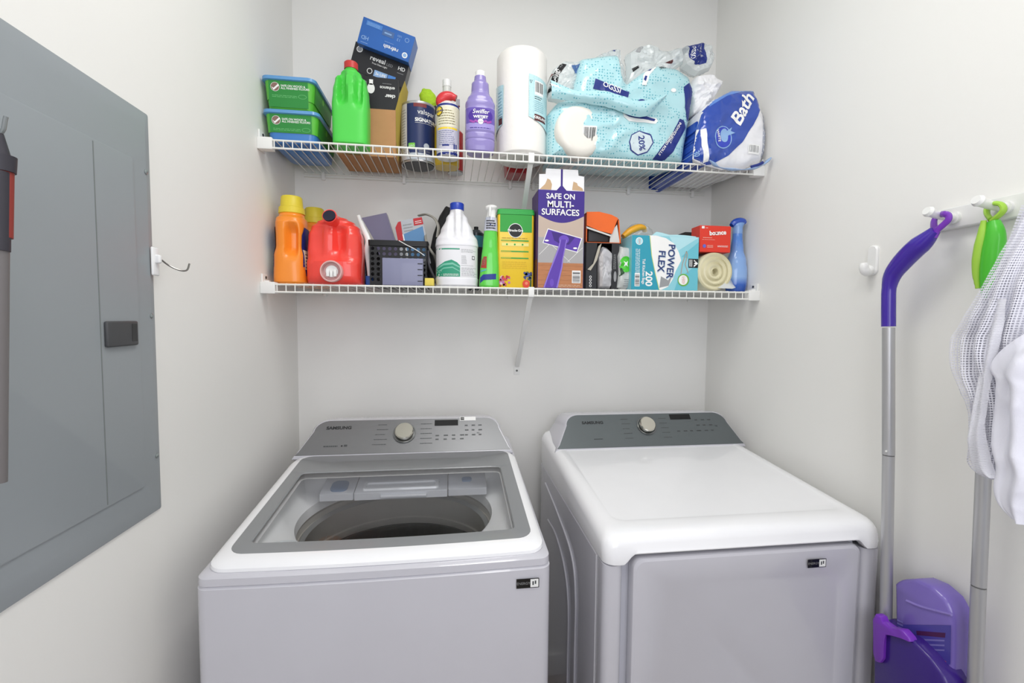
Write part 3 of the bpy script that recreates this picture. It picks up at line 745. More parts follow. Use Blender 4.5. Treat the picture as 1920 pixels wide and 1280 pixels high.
d.rect(-U_, .007, -r_*.62, h_-.008, mat('label_grey_white', 'C9CACB', .5), 1); d.lines(-r_*1.1, .05, -r_*.68, h_-.02, grey, 14, 2); d.bars(-r_*.95, .03, -r_*.72, .05, ink, white, 2, 8, False)
d.rect(-r_*.2, h_-.020, r_*.55, h_-.008, mat('print_dark_red', '7A2A2E', .5), 1)
d.text('valspar', r_*.02, h_-.036, .0165, white, 2, align='LEFT'); d.text('SIGNATURE', -r_*.12, h_-.062, .0115, white, 2, bold=.05, align='LEFT'); d.rect(-r_*.12, h_-.072, r_*.95, h_-.0712, white, 2)
d.rr(-r_*.52, .040, -r_*.12, .060, .003, mat('print_leaf', '7CC84C', .5), 2); d.text('ZERO', -r_*.32, .050, .006, white, 3); d.disc(r_*.55, .052, .010, mat('print_silver', 'BFC6CE', .35), 2); d.lines(r_*.1, .032, r_*.8, .040, grey, 2, 3)
d.done(pc)
b0 = aty(803, 186, -.12)
sb = thing('scrub_brush', 'lime green scrub brush lying on top of the paint can', 'brush', (b0.x, -.12, b0.z), rot=(0, math.radians(-28), 0))
bb = Bottle([(-.034, .012, .010, 2), (-.022, .024, .016, 2), (0, .028, .018, 2), (.022, .023, .015, 2), (.036, .006, .006, 2)], sub=5, N=32)
obj('brush_head', bb.mesh(), mat('lime_scrubber', 'A6CC2E', .85, bump=.8, bscale=500, vary=.25, vscale=150), sb)
mb = MB().tube([(.002, 0, -.028), (-.006, 0, -.045), (-.012, .0, -.052)], [.015, .014, .010], 16, flat=.7)
obj('collar', mb, mat('dark_olive_plastic', '3B3A30', .4), sb)

# --- WD can, yellow bottle behind, red can behind
xc, w_, h_ = fit(818, 862, 197, -.215, G1)
wd = thing('lubricant_can', 'white and navy lubricant spray can with red straw nozzle', 'spray can', (xc, -.220, G1))
r_ = w_/2-.0015; ch = h_-.012
cs = Bottle([(0, r_-.002, r_-.002, 2), (.003, r_, r_, 2), (ch, r_, r_, 2), (ch+.003, r_-.002, r_-.002, 2)], lin_=True, sub=1, N=40)
obj('can', cs.mesh(), white_pl, wd)
obj('shoulder', Bottle([(ch+.002, r_-.002, r_-.002, 2), (ch+.010, r_*.7, r_*.7, 2), (ch+.016, r_*.5, r_*.5, 2)], sub=4, N=32).mesh(), mat('white_shoulder', 'E8E6E0', .3), wd)
d = Dec(lambda u, v, l: cs.C(u, v, l), maxlen=.012); U_ = r_*PI*.8
d.rect(-U_, .001, U_, .009, navy); d.rect(-U_, ch-.006, U_, ch+.0005, navy)
d.rect(-U_, .012, U_, ch-.008, mat('label_lilac', 'C9C7D6', .4)); d.rect(-U_, ch*.55, U_, ch-.008, mat('label_cream', 'E8E3C8', .4), 1)
d.lines(-r_*.9, ch*.6, r_*.7, ch*.9, mat('print_olive', '8E8660', .5), 6, 2); d.lines(-r_*.9, ch*.2, r_*.7, ch*.5, mat('print_slate', '8488A8', .5), 8, 2)
d.rect(-r_*1.1, ch*.50, r_*.9, ch*.54, yel, 1)
d.disc(-r_*.85, ch*.86, .015, ink, 3); d.disc(-r_*.85, ch*.86, .0125, yel, 4); d.text('WD-40', -r_*.85, ch*.86, .0065, navy, 5, bold=.05)
d.rect(-r_*.5, ch*.17, r_*.1, ch*.20, navy, 3); d.rect(r_*.5, ch*.05, r_*.62, ch*.22, navy, 3); d.rect(r_*.7, ch*.05, r_*.82, ch*.22, navy, 3)
d.done(wd)
pts = cr([(-.026, 0, ch+.006), (-.024, 0, ch+.02), (-.010, 0, ch+.033), (.010, -.003, ch+.036), (.026, -.005, ch+.030)], 5)
nz = obj('nozzle', MB().tube(pts, [.010+.008*math.sin(PI*min(1, k/len(pts)*1.2)) for k in range(len(pts))], 18, flat=1.1, upv=(0, 0, 1)), mat('red_nozzle', 'D63238', .35, coat=.3), wd)
obj('straw', MB().cyl((.034, -.005, ch+.024), (.036, -.002, .03), .0018, 8), mat('red_straw', 'D0302E', .4), wd)
obj('straw_clip', MB().box(.026, .038, -.010, .002, ch+.006, ch+.026), mat('grey_clip', '8C8A8E', .4), wd)
xb = aty(838, 170, -.12).x; zb_ = aty(838, 153, -.12).z-G1
yb_ = thing('spray_bottle', 'yellow bottle with a clear white-capped top, behind the lubricant can', 'bottle', (xb, -.125, G1))
obj('body', Bottle([(0, .040, .036, 2.6), (.006, .043, .038, 2.8), (.12, .043, .038, 2.8), (.155, .034, .03, 2.2), (.175, .018, .018, 2), (.178, .017, .017, 2)], N=40).mesh(), mat('yellow_bottle', 'D9B62E', .35, coat=.3), yb_)
obj('neck', MB().cyl((0, 0, .175), (0, 0, zb_-.02), .017, 20, r1=.014), mat('frosted_neck', 'D9DAD4', .35), yb_)
obj('cap', MB().cyl((0, 0, zb_-.022), (0, 0, zb_), .015, 20), white_pl, yb_)
xr = aty(861, 225, -.14).x
rc_ = thing('spray_can', 'slim red spray can mostly hidden behind the lubricant can', 'spray can', (xr-.012, -.068, G1))
obj('can', MB().cyl((0, 0, .004), (0, 0, .14), .027, 32).cyl((0, 0, .14), (0, 0, .152), .027, 32, r1=.015), mat('red_can', 'B8383A', .35), rc_)
obj('rim', MB().cyl((0, 0, 0), (0, 0, .006), .0275, 32), can_st, rc_)

# --- purple floor cleaner bottle
xc, w_, h_ = fit(872, 928, 138, -.262, G1)
sw = thing('cleaner_bottle', 'lilac floor cleaner bottle with white cap, left of the paper towel roll', 'bottle', (xc, -.268, G1))
a = w_/2
bt = Bottle([(0, a*.80, .026, 2.5), (.006, a*.93, .031, 2.6), (.022, a*.98, .033, 2.6), (.036, a*.99, .0335, 2.6), (.040, a*.95, .032, 2.6), (.044, a*.99, .0335, 2.6), (.056, a*.99, .0335, 2.6), (.060, a*.96, .0325, 2.6), (.064, a*.99, .034, 2.6), (.135, a*.99, .034, 2.6), (.138, a*.97, .033, 2.6), (.152, a*.99, .034, 2.6), (.168, a*.86, .031, 2.3), (.186, a*.64, .025, 2), (.190, a*.60, .024, 2), (.218, a*.57, .0235, 2), (.224, a*.42, .018, 2), (.240, a*.38, .017, 2)], N=72, sub=4)
obj('body', bt.mesh(), mat('lilac_plastic', '8E82BE', .28, coat=.4), sw)
obj('cap', MB().cyl((0, 0, .236), (0, 0, h_), .0155, 28).cyl((0, 0, h_-.001), (0, 0, h_+.002), .0155, 28, r1=.013), white_pl, sw)
d = Dec(lambda u, v, l: bt.S(u, v, l), maxlen=.009)
d.rect(-a*.93, .066, a*.93, .133, mat('label_violet', '6A58AE', .35)); d.rect(-a*.93, .066, a*.93, .086, mat('label_light_violet', '9C90D0', .35), 1)
d.disc(0, .108, a*.8, mat('label_deep_violet', '4B2E96', .35), 1, ry=.024); 
d.text('Swiffer', 0, .120, .0135, white, 4, shear=.2, bold=.01); d.text('WETJET', 0, .104, .0078, white, 4, bold=.06, xs=1.2)
for sx in (-1, 1):
    for k in range(5): d.disc(sx*(.011+.005*k), .090+.002*math.sin(k*2), .0035, mat('print_magenta', 'A04AA8', .5), 4+k % 2)
d.disc(0, .090, .0085, white, 5); d.text('pure', 0, .090, .005, purp, 6); d.lines(-a*.7, .070, a*.7, .076, purp, 1, 3)
d.done(sw)

# --- single wrapped paper towel roll
xc, w_, h_ = fit(930, 1025, 112, -.215, G1)
pr_ = thing('paper_towel_roll', 'upright wrapped paper towel roll between the lilac bottle and the pack', 'paper towels', (xc, -.222, G1), group='paper towel rolls')
r_ = w_/2-.0025
def wob(p):
    a = math.atan2(p.y, p.x); k = 1+.008*noise.noise(Vector((a*2, p.z*18, 1)))+.004*noise.noise(Vector((a*9, p.z*60, 4)))
    return Vector((p.x*k, p.y*k, p.z))
bt = Bottle([(0, r_*.55, r_*.55, 2), (.004, r_*.9, r_*.9, 2), (.014, r_, r_, 2), (h_*.5, r_*.995, r_*.995, 2), (h_-.012, r_, r_, 2), (h_-.002, r_*.93, r_*.93, 2), (h_, r_*.75, r_*.75, 2), (h_+.001, r_*.25, r_*.25, 2)], disp=wob, N=96, sub=10)
obj('wrapped_roll', bt.mesh(), mat('wrapped_paper', 'F0EDE8', .28, coat=.35, bump=.5, bscale=90), pr_)
cy = Bottle([(0, r_, r_, 2), (h_, r_, r_, 2)])
def dotmat(name, base, dot, scale, thr=.18, rough=.25, coat=.5, bump=.25, bs=40):
    m = mat(name, base, rough, coat=coat, bump=bump, bscale=bs); nt = m.node_tree; b = nt.nodes['Principled BSDF']
    vo = nt.nodes.new('ShaderNodeTexVoronoi'); vo.inputs['Scale'].default_value = scale; vo.inputs['Randomness'].default_value = .35
    tc = [n for n in nt.nodes if n.type == 'TEX_COORD'][0]; nt.links.new(tc.outputs['Object'], vo.inputs['Vector'])
    cr_ = nt.nodes.new('ShaderNodeMath'); cr_.operation = 'LESS_THAN'; cr_.inputs[1].default_value = thr
    nt.links.new(vo.outputs['Distance'], cr_.inputs[0])
    mx = nt.nodes.new('ShaderNodeMix'); mx.data_type = 'RGBA'; mx.inputs[7].default_value = hexc(dot)
    src = b.inputs['Base Color'].links[0].from_socket; nt.links.new(src, mx.inputs[6]); nt.links.new(cr_.outputs[0], mx.inputs[0]); nt.links.new(mx.outputs[2], b.inputs['Base Color'])
    return m
aquad = dotmat('aqua_dotted_label', 'BFE2E6', '8CC3CB', 260, .25)
d = Dec(lambda u, v, l: cy.C(u, v, l+.0016), maxlen=.012)
d.poly([(r_*.12, .115), (r_*1.2, .085), (r_*1.2, .235), (r_*.12, .245)], aquad); d.poly([(-r_*2.0, .07), (-r_*.92, .10), (-r_*.90, .22), (-r_*2.0, .24)], aquad)
d.bars(r_*.36, .185, r_*.80, .228, ink, white, 1, 12); d.lines(r_*.36, .172, r_*.75, .184, ink, 2, 1, 2); d.lines(r_*.36, .135, r_*.85, .17, mat('print_faint_blue', '7FB0C0', .5), 6, 1)
d.poly([(r_*.12+.002, .226), (r_*.12+.012, .226), (r_*.12+.007, .216)], ink, 1); d.poly([(r_*.12+.0038, .2248), (r_*.12+.0102, .2248), (r_*.12+.007, .2185)], aquad, 2)
d.rect(r_*.36, .106, r_*.98, .126, mat('print_maroon', '5A2A2C', .5), 1); d.text('KIRKLAND', r_*.67, .116, .0085, white, 2, bold=.04)
d.lines(-r_*1.25, .12, -r_*.95, .21, mat('print_faint_blue', '7FB0C0', .5), 9, 1); d.rect(-r_*1.2, .10, -r_*.96, .125, mat('print_maroon', '5A2A2C', .5), 1)
d.done(pr_)
# red tub behind the roll
rt_ = thing('red_tub', 'small red plastic tub seen through the wires behind the paper towel roll', 'tub', (.800, -.068, G1))
obj('tub', MB().loft([rrect(-.045+g, .045-g, -.050+g, .048-g, .018, z, 6) for g, z in ((.004, 0), (.0, .004), (-.003, .05), (-.004, .07), (-.001, .07), (.002, .06))]), mat('red_plastic', 'B02028', .35, coat=.3), rt_)

# --- soft packs: relief bodies with real depth
def resample(pts, n):
    P = pts+[pts[0]]; L = [0]
    for i in range(len(P)-1): L.append(L[-1]+math.dist(P[i], P[i+1]))
    out = []; j = 0
    for k in range(n):
        s_ = L[-1]*k/n
        while L[j+1] < s_: j += 1
        t = (s_-L[j])/(L[j+1]-L[j]); out.append((P[j][0]+(P[j+1][0]-P[j][0])*t, P[j][1]+(P[j+1][1]-P[j][1])*t))
    return out
def ridged(v, seed=0):
    s_ = 0; a = 1; f = 1
    for k in range(3):
        s_ += a*(1-abs(noise.noise(v*f+Vector((seed*7.1, k*3.3, seed*2.7))))*2.2); a *= .5; f *= 2.1
    return s_/1.75
def pack(outline, Yf, Yb, cen, wr_amp=.006, wr_s=14, rnd=.05, seed=0, smooth=True, n=150, rings=22, pinch=.8):
    """closed soft body: outline in (x,z), front towards -y"""
    o = resample(outline, n); cx, cz = cen; mb = MB(); R_ = []
    depth = Yb-Yf
    def pt(k, x, z, yy, amp):
        X = cx+(x-cx)*k; Z = cz+(z-cz)*k
        q = Vector((X*wr_s, yy*wr_s*.7, Z*wr_s)); w_ = ridged(q, seed)
        return X, Z, w_
    for i in range(1, rings+1):
        k = i/rings
        e = 1-(1-k**6)**(1/2.5) if k < 1 else 1
        yy = Yf+rnd*e+.012*(1-k)*0
        ring = []
        for x, z in o:
            X, Z, w_ = pt(k, x, z, yy, 1); g = min(1, (1-k)*4+.25)
            ring.append(Vector((X, yy-wr_amp*(w_-.4)*g*1.6, Z)))
        R_.append(ring)
    m_ = 8
    for i in range(1, m_+1):
        t = i/m_; kk = 1-(1-pinch)*t**2.5
        ring = []
        for x, z in o:
            X = cx+(x-cx)*kk; Z = cz+(z-cz)*kk; yy = Yf+rnd+(Yb-Yf-rnd)*t
            w_ = ridged(Vector((X*wr_s, yy*wr_s, Z*wr_s)), seed); nrm = Vector((x-cx, 0, z-cz)).normalized()
            ring.append(Vector((X, yy, Z))-nrm*wr_amp*.8*(.8-w_)*(1 if t < 1 else .3))
        R_.append(ring)
    mb.loft(R_, 0, True, True, smooth); return mb
def xz(pts, Y): return [(aty(x, y, Y).x, aty(x, y, Y).z) for x, y in pts]
def bvh_surf(mb, loc):
    T = BVHTree.FromPolygons([v for v in mb.v], mb.f)
    def S_(u, v, l):
        h = T.ray_cast(Vector((u, -2, v)), Vector((0, 1, 0)))[0]
        return (h if h else Vector((u, 0, v)))+Vector((0, -l, 0))-Vector(loc)
    return S_
pk_loc = (1.12, -.16, G1)
pk = thing('paper_towel_pack', 'big crumpled aqua dotted pack of paper towels on the upper shelf', 'paper towels', pk_loc)
Y0 = -.300
body = xz([(1030, 296), (1029, 250), (1030, 205), (1045, 185), (1070, 178), (1085, 120), (1092, 98), (1130, 93), (1162, 90), (1168, 130), (1180, 150), (1208, 128), (1240, 112), (1280, 118), (1305, 135), (1312, 165), (1306, 205), (1298, 250), (1290, 302), (1200, 301), (1110, 298)], Y0)
body = [(x, max(z, G1+.001)) for x, z in body]
mb = pack(body, Y0, -.035, (1.10, 2.12), .008, 11, .055, 3)
for v in mb.v:
    v.z = max(v.z, G1)
    if v.y > -.285: v.x = min(v.x, 1.362)
aq = dotmat('aqua_film', 'B0DBE1', '62AEBD', 105, .26, .22, .6, .3, 55)
obj('film', mb, aq, pk, world=True)
Sp = bvh_surf(mb, pk_loc)
cl = film('clear_film', 'F2FAFB', .38, .12, .25); cl2 = film('clear_film_aqua', '9FD6E0', .55, .15, .3)
px = lambda x, y, Y=Y0: (aty(x, y, Y).x, aty(x, y, Y).z)
def P_(pts): return [px(*p) for p in pts]
d = Dec(Sp, maxlen=.006, lift=.0012, step=.0005)
d.poly(P_([(1165, 207), (1171, 208), (1176, 215), (1230, 222), (1233, 228), (1228, 233), (1178, 228), (1168, 220)]), white); d.poly(P_([(1170, 210), (1176, 211), (1228, 224), (1226, 228), (1178, 220), (1171, 216)]), navy, 1)
d.poly(P_([(1184, 252), (1198, 245), (1220, 253), (1225, 268), (1215, 285), (1198, 290), (1184, 280), (1180, 265)]), navy); d.poly(P_([(1185, 253.5), (1198, 247), (1218, 255), (1223, 268), (1214, 283), (1198, 288), (1186, 279), (1182, 265)]), mat('label_pale', 'CFDDE2', .4), 1)
c = px(1203, 268); d.text('20%', c[0], c[1], .020, navy, 2, rot=-82, bold=.03)
d.bars(*px(1092, 270), *px(1118, 238), ink, white, 1, 14); d.rect(*px(1062, 265), *px(1079, 240), white, 1); d.lines(*px(1064, 262), *px(1077, 243), navy, 4, 2)
d.poly(P_([(1226, 298), (1240, 276), (1262, 250), (1275, 222), (1284, 224), (1290, 236), (1276, 262), (1262, 285), (1248, 300)]), navy)
c = px(1262, 255); d.text('INDIVIDUALLY', c[0]+.008, c[1]+.012, .0085, white, 2, rot=-118, bold=.03); c = px(1250, 268); d.text('WRAPPED ROLLS', c[0], c[1], .0085, white, 2, rot=-122, bold=.03)
d.poly(P_([(1112, 166), (1116, 148), (1140, 158), (1165, 168), (1180, 172), (1178, 182), (1150, 176)]), navy)
c = px(1147, 165); d.text('OGSSI', c[0], c[1], .017, white, 2, rot=-16, bold=.02)
d.poly(P_([(1285, 160), (1298, 150), (1306, 165), (1303, 210), (1292, 225), (1286, 200)]), navy)
d.poly(P_([(1203, 160), (1207, 140), (1222, 118), (1232, 112), (1234, 122), (1218, 140), (1212, 160)]), white)
c = px(1250, 119); d.text('PREM', c[0], c[1], .012, ink, 2, rot=35, bold=.02)
d.poly(P_([(1206, 150), (1211, 140), (1214, 142), (1210, 153)]), navy, 1); d.poly(P_([(1218, 126), (1224, 120), (1227, 123), (1221, 130)]), navy, 1)
d.disc(*px(1203, 190), .012, navy, ry=.006); d.disc(*px(1264, 168), .009, white, 0, ry=.006)
d.done(pk, 'printing')
# folded-over flap crest and clear crumpled film above
def flapmesh(a, b, n=40, m=6, amp=.006, seed=0):
    """ribbon between two polylines of (px,py,Y)"""
    A = cr([aty(*p) for p in a], 8); B = cr([aty(*p) for p in b], 8)
    def f(u, v):
        i = u*(len(A)-1); i0 = int(min(len(A)-2, i)); t = i-i0; p = A[i0].lerp(A[i0+1], t)
        i = u*(len(B)-1); i0 = int(min(len(B)-2, i)); t = i-i0; q = B[i0].lerp(B[i0+1], t)
        r = p.lerp(q, v); return r+Vector((0, -amp*ridged(r*22, seed)-.010*math.sin(v*PI), .002*noise.noise(r*60)))
    g = MB().grid(f, n, m); return g
def solid(g, th=.0008):
    k = len(g.v); g2 = MB(); g2.v = list(g.v)+[v+Vector((0, th, 0)) for v in g.v]
    g2.f = list(g.f)+[tuple(i+k for i in f)[::-1] for f in g.f]; g2.m = [0]*len(g2.f); g2.sm = [True]*len(g2.f); return g2
m1 = solid(flapmesh([(1032, 150, -.31), (1080, 170, -.32), (1140, 172, -.325), (1200, 190, -.33), (1246, 178, -.325)], [(1034, 185, -.305), (1085, 192, -.31), (1140, 202, -.312), (1205, 220, -.318), (1248, 184, -.32)], amp=.004))
obj('folded_flap', m1, aq, pk, world=True)
for i, (pts, sd, m_) in enumerate((([(1030, 180), (1028, 150), (1040, 122), (1060, 108), (1090, 110), (1120, 135), (1125, 165), (1090, 185), (1055, 188)], 1, cl),
        ([(1120, 150), (1118, 100), (1150, 88), (1166, 88), (1172, 120), (1178, 150), (1165, 170)], 2, cl),
        ([(1165, 172), (1180, 140), (1178, 95), (1200, 80), (1225, 78), (1250, 92), (1285, 85), (1290, 110), (1262, 130), (1235, 150), (1215, 170)], 5, cl),
        ([(1285, 120), (1284, 82), (1318, 76), (1336, 80), (1345, 100), (1338, 125), (1312, 135)], 6, cl))):
    Yc = -.27+.02*(i % 2); o_ = xz(pts, Yc); cx = sum(p[0] for p in o_)/len(o_); cz = sum(p[1] for p in o_)/len(o_)
    mm = pack(o_, Yc, Yc+.07, (cx, cz), .012, 26, .03, sd, False, 70, 9, .6)
    obj('crumpled_film', mm, m_, pk, world=True, sharp=15)
    Sf = bvh_surf(mm, pk_loc); d = Dec(Sf, maxlen=.006, lift=.001); pq = lambda x, y: px(x, y, Yc)
    if i == 0:
        d.poly([pq(*p) for p in [(1029, 168), (1036, 140), (1052, 118), (1062, 122), (1048, 140), (1042, 170)]], ink)
        c = pq(1042, 145); d.text('KLAND', c[0], c[1], .013, white, 1, rot=66, bold=.03); d.disc(*pq(1035, 135), .006, mat('print_dark_red', '7A2A2E', .5), 1)
        d.poly([pq(*p) for p in [(1070, 125), (1095, 118), (1098, 132), (1078, 138)]], mat('print_steel_blue', '4C6CA0', .5))
    elif i == 1: d.poly([pq(*p) for p in [(1144, 90), (1160, 88), (1152, 96)]], navy); d.poly([pq(*p) for p in [(1152, 140), (1158, 135), (1156, 158), (1150, 152)]], navy)
    elif i == 2:
        d.poly([pq(*p) for p in [(1192, 95), (1203, 82), (1208, 86), (1200, 98)]], grey); d.poly([pq(*p) for p in [(1184, 128), (1196, 124), (1198, 128), (1188, 134)]], ink)
        d.poly([pq(*p) for p in [(1245, 120), (1262, 112), (1260, 120)]], mat('print_maroon', '5A2A2C', .5))
    else:
        d.poly([pq(*p) for p in [(1288, 80), (1320, 77), (1324, 118), (1302, 120), (1296, 108)]], navy); c = pq(1300, 98); d.text('OSSO', c[0], c[1], .012, white, 1, rot=-88, bold=.03); c = pq(1313, 99); d.text('SHEETS', c[0], c[1], .007, white, 1, rot=-88)
    d.done(pk, 'printing')
# the roll ends that show through the left side of the pack
c = aty(1078, 246, -.30)
r1 = thing('paper_towel_roll', 'paper towel roll lying end-on at the lower left of the aqua pack', 'paper towels', (c.x+.002, -.166, G1+.084), math.radians(8), group='paper towel rolls')
def rollend(n=48):
    rg = []
    for y, r in ((-.140, .030), (-.142, .055), (-.139, .072), (-.130, .080), (-.118, .0825), (.12, .0825), (.125, .07)):
        rg.append([Vector((r*math.cos(2*PI*k/n), y, r*math.sin(2*PI*k/n))) for k in range(n)])
    return MB().loft(rg)
obj('roll', rollend(), mat('cream_paper', 'EFEBE2', .35, coat=.3, bump=.4, bscale=60), r1)
# --- blue bath tissue pack, overhanging the shelf front
tp_loc = (1.47, -.2, G1)
tp = thing('toilet_paper_pack', 'blue and white crumpled bath tissue pack at the right end', 'toilet paper', tp_loc)
Y1 = -.345
white_o = xz([(1303, 296), (1310, 240), (1322, 200), (1345, 178), (1380, 160), (1422, 160), (1436, 190), (1444, 215), (1450, 250), (1452, 282), (1436, 304), (1400, 318), (1360, 318), (1325, 308)], Y1)
white_o = [(min(x, W-.004), z) for x, z in white_o]
mb = pack(white_o, Y1, -.04, (1.47, 2.10), .006, 12, .06, 8, pinch=.85)
for v in mb.v:
    if v.y > -.318: v.z = max(v.z, G1)
    if v.y > -.30: v.x = max(v.x, 1.364)
    v.x = min(v.x, W-.003)
wf = mat('white_tissue_film', 'EDEDF0', .22, coat=.6, bump=.4, bscale=45)
obj('film', mb, wf, tp, world=True)
Sp = bvh_surf(mb, tp_loc); blue_f = mat('blue_film', '2348A8', .2, coat=.7, bump=.4, bscale=50, vary=.15, vscale=14); blue_l = mat('blue_film_light', '5B8ADA', .2, coat=.6)
pt = lambda x, y: px(x, y, Y1)
def Q(p): return [pt(*q) for q in p]
d = Dec(Sp, maxlen=.006, lift=.0012, step=.0005)
d.poly(Q([(1303, 296), (1304, 250), (1318, 205), (1345, 176), (1385, 160), (1420, 158), (1428, 175), (1426, 205), (1412, 235), (1390, 268), (1365, 292), (1340, 305), (1322, 305)]), blue_f)
d.poly(Q([(1345, 176), (1385, 160), (1420, 158), (1427, 172), (1400, 168), (1365, 178), (1335, 196)]), blue_l, 1)
d.poly(Q([(1317, 240), (1325, 240), (1327, 270), (1332, 300), (1324, 302), (1318, 270)]), white, 1)
c = pt(1392, 205); d.text('Bath', c[0], c[1], .043, white, 3, rot=62, bold=.035, shear=.15)
c = pt(1400, 163); d.text('absorbent', c[0], c[1], .009, white, 3, rot=8)
c = pt(1355, 258); d.disc(c[0], c[1], .030, paleblue, 2, ry=.036); d.disc(c[0], c[1], .027, mat('print_royal', '3446B8', .4), 3, ry=.033)
d.disc(c[0]+.004, c[1]+.006, .014, paleblue, 4, ry=.022); d.poly([(c[0]+.008, c[1]+.018), (c[0]+.030, c[1]+.034), (c[0]+.026, c[1]+.022), (c[0]+.040, c[1]+.016), (c[0]+.014, c[1]+.006)], paleblue, 4)
d.text('WHITE', c[0]-.017, c[1]+.004, .009, white, 5, rot=-78, bold=.03)
d.bars(*pt(1402, 288), *pt(1425, 272), grey, white, 1, 8); d.lines(*pt(1432, 292), *pt(1447, 205), mat('print_slate_blue', '6A7A9C', .5), 4, 1, vert=True)
c = pt(1311, 285); d.text('30', c[0], c[1], .014, paleblue, 3, rot=-80, bold=.03)
d.done(tp, 'printing')
o_ = xz([(1300, 215), (1298, 160), (1310, 138), (1342, 135), (1360, 150), (1345, 178), (1322, 210)], -.26)
obj('loose_tissue', pack(o_, -.27, -.15, (sum(p[0] for p in o_)/7, sum(p[1] for p in o_)/7), .014, 22, .05, 9, True, 90, 12, .7), mat('tissue_white', 'EEEEF0', .6), tp, world=True)
mt = MB().tube(cr([aty(1330, 300, -.35), aty(1350, 314, -.355), aty(1390, 318, -.355), aty(1425, 312, -.355), aty(1445, 296, -.35)], 6), [.0015+.003*math.sin(k*.5)**2 for k in range(25)], 8, flat=2.2)
obj('film_seam', mt, mat('blue_film_seam', '9DB8DE', .25, coat=.5, vary=.3, vscale=30), tp, world=True)
obj('seam_print', MB().tube(cr([aty(1408, 313, -.362), aty(1424, 308, -.362), aty(1431, 304, -.362)], 5), .0045, 8, flat=.5), navy, tp, world=True)
# ------------------------------------------------------------------ lower shelf
# --- two orange detergent bottles with yellow caps, handle side to the front
oran_pl = mat('orange_plastic', 'FA942E', .32, coat=.3); yel_cap = mat('yellow_cap', 'E3CF3E', .4)
def detergent(loc, label):
    t = thing('detergent_bottle', label, 'bottle', loc, math.radians(4), 'orange detergent bottles')
    a = .0475; hb = .220
    def dsp(p):
        if p.y < 0:
            cxx = .011; hw = .014-.007*sm(.13, .09, .22-p.z)*0
            g = win(p.z, .090, .176, .020)*win(p.x, cxx-hw, cxx+hw, .008)
            return Vector((p.x, p.y+.030*g, p.z))
        return p
    bt = Bottle([(0, a*.94, .058, 3), (.006, a*1.03, .062, 3.2), (.085, a*1.01, .062, 3), (.115, a*.89, .060, 2.8), (.185, a*.92, .058, 2.6), (.200, a*.90, .052, 2.5), (.212, a*.76, .040, 2.2), (hb, a*.74, .036, 2)], disp=dsp, N=120, sub=9)
    obj('body', bt.mesh(), oran_pl, t)
    cp = obj('cap', MB().loft([[Vector((r*math.cos(2*PI*k/40), r*math.sin(2*PI*k/40), z)) for k in range(40)] for z, r in ((hb-.002, .036), (hb, .0385), (hb+.018, .037), (hb+.020, .033), (hb+.050, .0305), (hb+.053, .028))]), yel_cap, t)
    for sgn in (1, -1):
        d = Dec(lambda u, v, l: Vector((sgn*(bt.at(v)[0]+l)*(1-abs(u/.062)**3)**(1/3), u, v)), maxlen=.012)
        d.poly([(-.040, .025), (.040, .025), (.044, .05), (.044, .15), (.030, .175), (-.030, .175), (-.042, .15), (-.046, .05)], navy); d.poly([(-.038, .045), (.040, .045), (.042, .105), (-.041, .105)], mat('label_cream', 'E8E3C8', .4), 1)
        d.lines(-.034, .05, .035, .10, ink, 5, 2); d.done(t)
    return t
xc = aty(543, 450, -.24).x
detergent((xc+.003, -.224, G2), 'orange detergent bottle with yellow cap, front left on the lower shelf')
detergent((xc+.028, -.076, G2), 'orange detergent bottle mostly hidden behind the front one')

# --- red jug with spigot
red_pl = mat('red_jug_plastic', 'F4473C', .28, coat=.4)
xc, w_, h_ = fit(578, 681, 405, -.235, G2)
rj = thing('red_jug', 'big red detergent jug with dark spout and clear dispenser cap', 'jug', (xc, -.225, G2))
a = w_/2
def dsp(p):
    if p.y > 0: return p
    ax = abs(p.x+.012); g = win(p.z, .095, h_-.038, .020)
    dd = .024*g*sm(.009, .022, ax)*(1-sm(.030, .062, ax))
    if p.x < -.012: dd *= .35
    b_ = .010*sm(.0, .02, p.z)*(1-sm(.068, .082, p.z))
    return Vector((p.x, p.y+dd-b_, p.z))
bt = Bottle([(0, a*.93, .052, 3.4), (.006, a*.98, .058, 3.6), (.10, a*.99, .060, 3.4), (.150, a*.97, .058, 3), (.178, a*.88, .052, 2.6), (.196, a*.68, .042, 2.3), (.208, a*.42, .028, 2), (h_, a*.12, .012, 2)], disp=dsp, N=130, sub=9)
obj('body', bt.mesh(), red_pl, rj)
c0 = aty(617, 404, -.300)-Vector((xc, -.225, G2))
sp = obj('spout', MB().cyl((c0.x+.003, .01, c0.z-.022), (c0.x, c0.y+.004, c0.z), .0205, 32, r1=.0215), red_pl, rj)
obj('spout_mouth', MB().cyl((c0.x, c0.y+.006, c0.z-.001), (c0.x-.0003, c0.y+.001, c0.z+.0012), .0185, 32), mat('dark_navy_plastic', '16172E', .35), sp)
c1 = aty(623, 509, -.305)-Vector((xc, -.225, G2))
cap_c = mat('dispenser_pink_clear', 'E2B4B0', .25, coat=.4)
mb = MB(); rg = []
for y, r in ((-.060, .030), (-.080, .032), (-.094, .0325), (-.097, .031), (-.097, .028), (-.078, .026)):
    rg.append([Vector((c1.x+r*math.cos(2*PI*k/40), y, c1.z+r*math.sin(2*PI*k/40))) for k in range(40)])
dc = obj('dispenser_cap', mb.loft(rg), cap_c, rj)
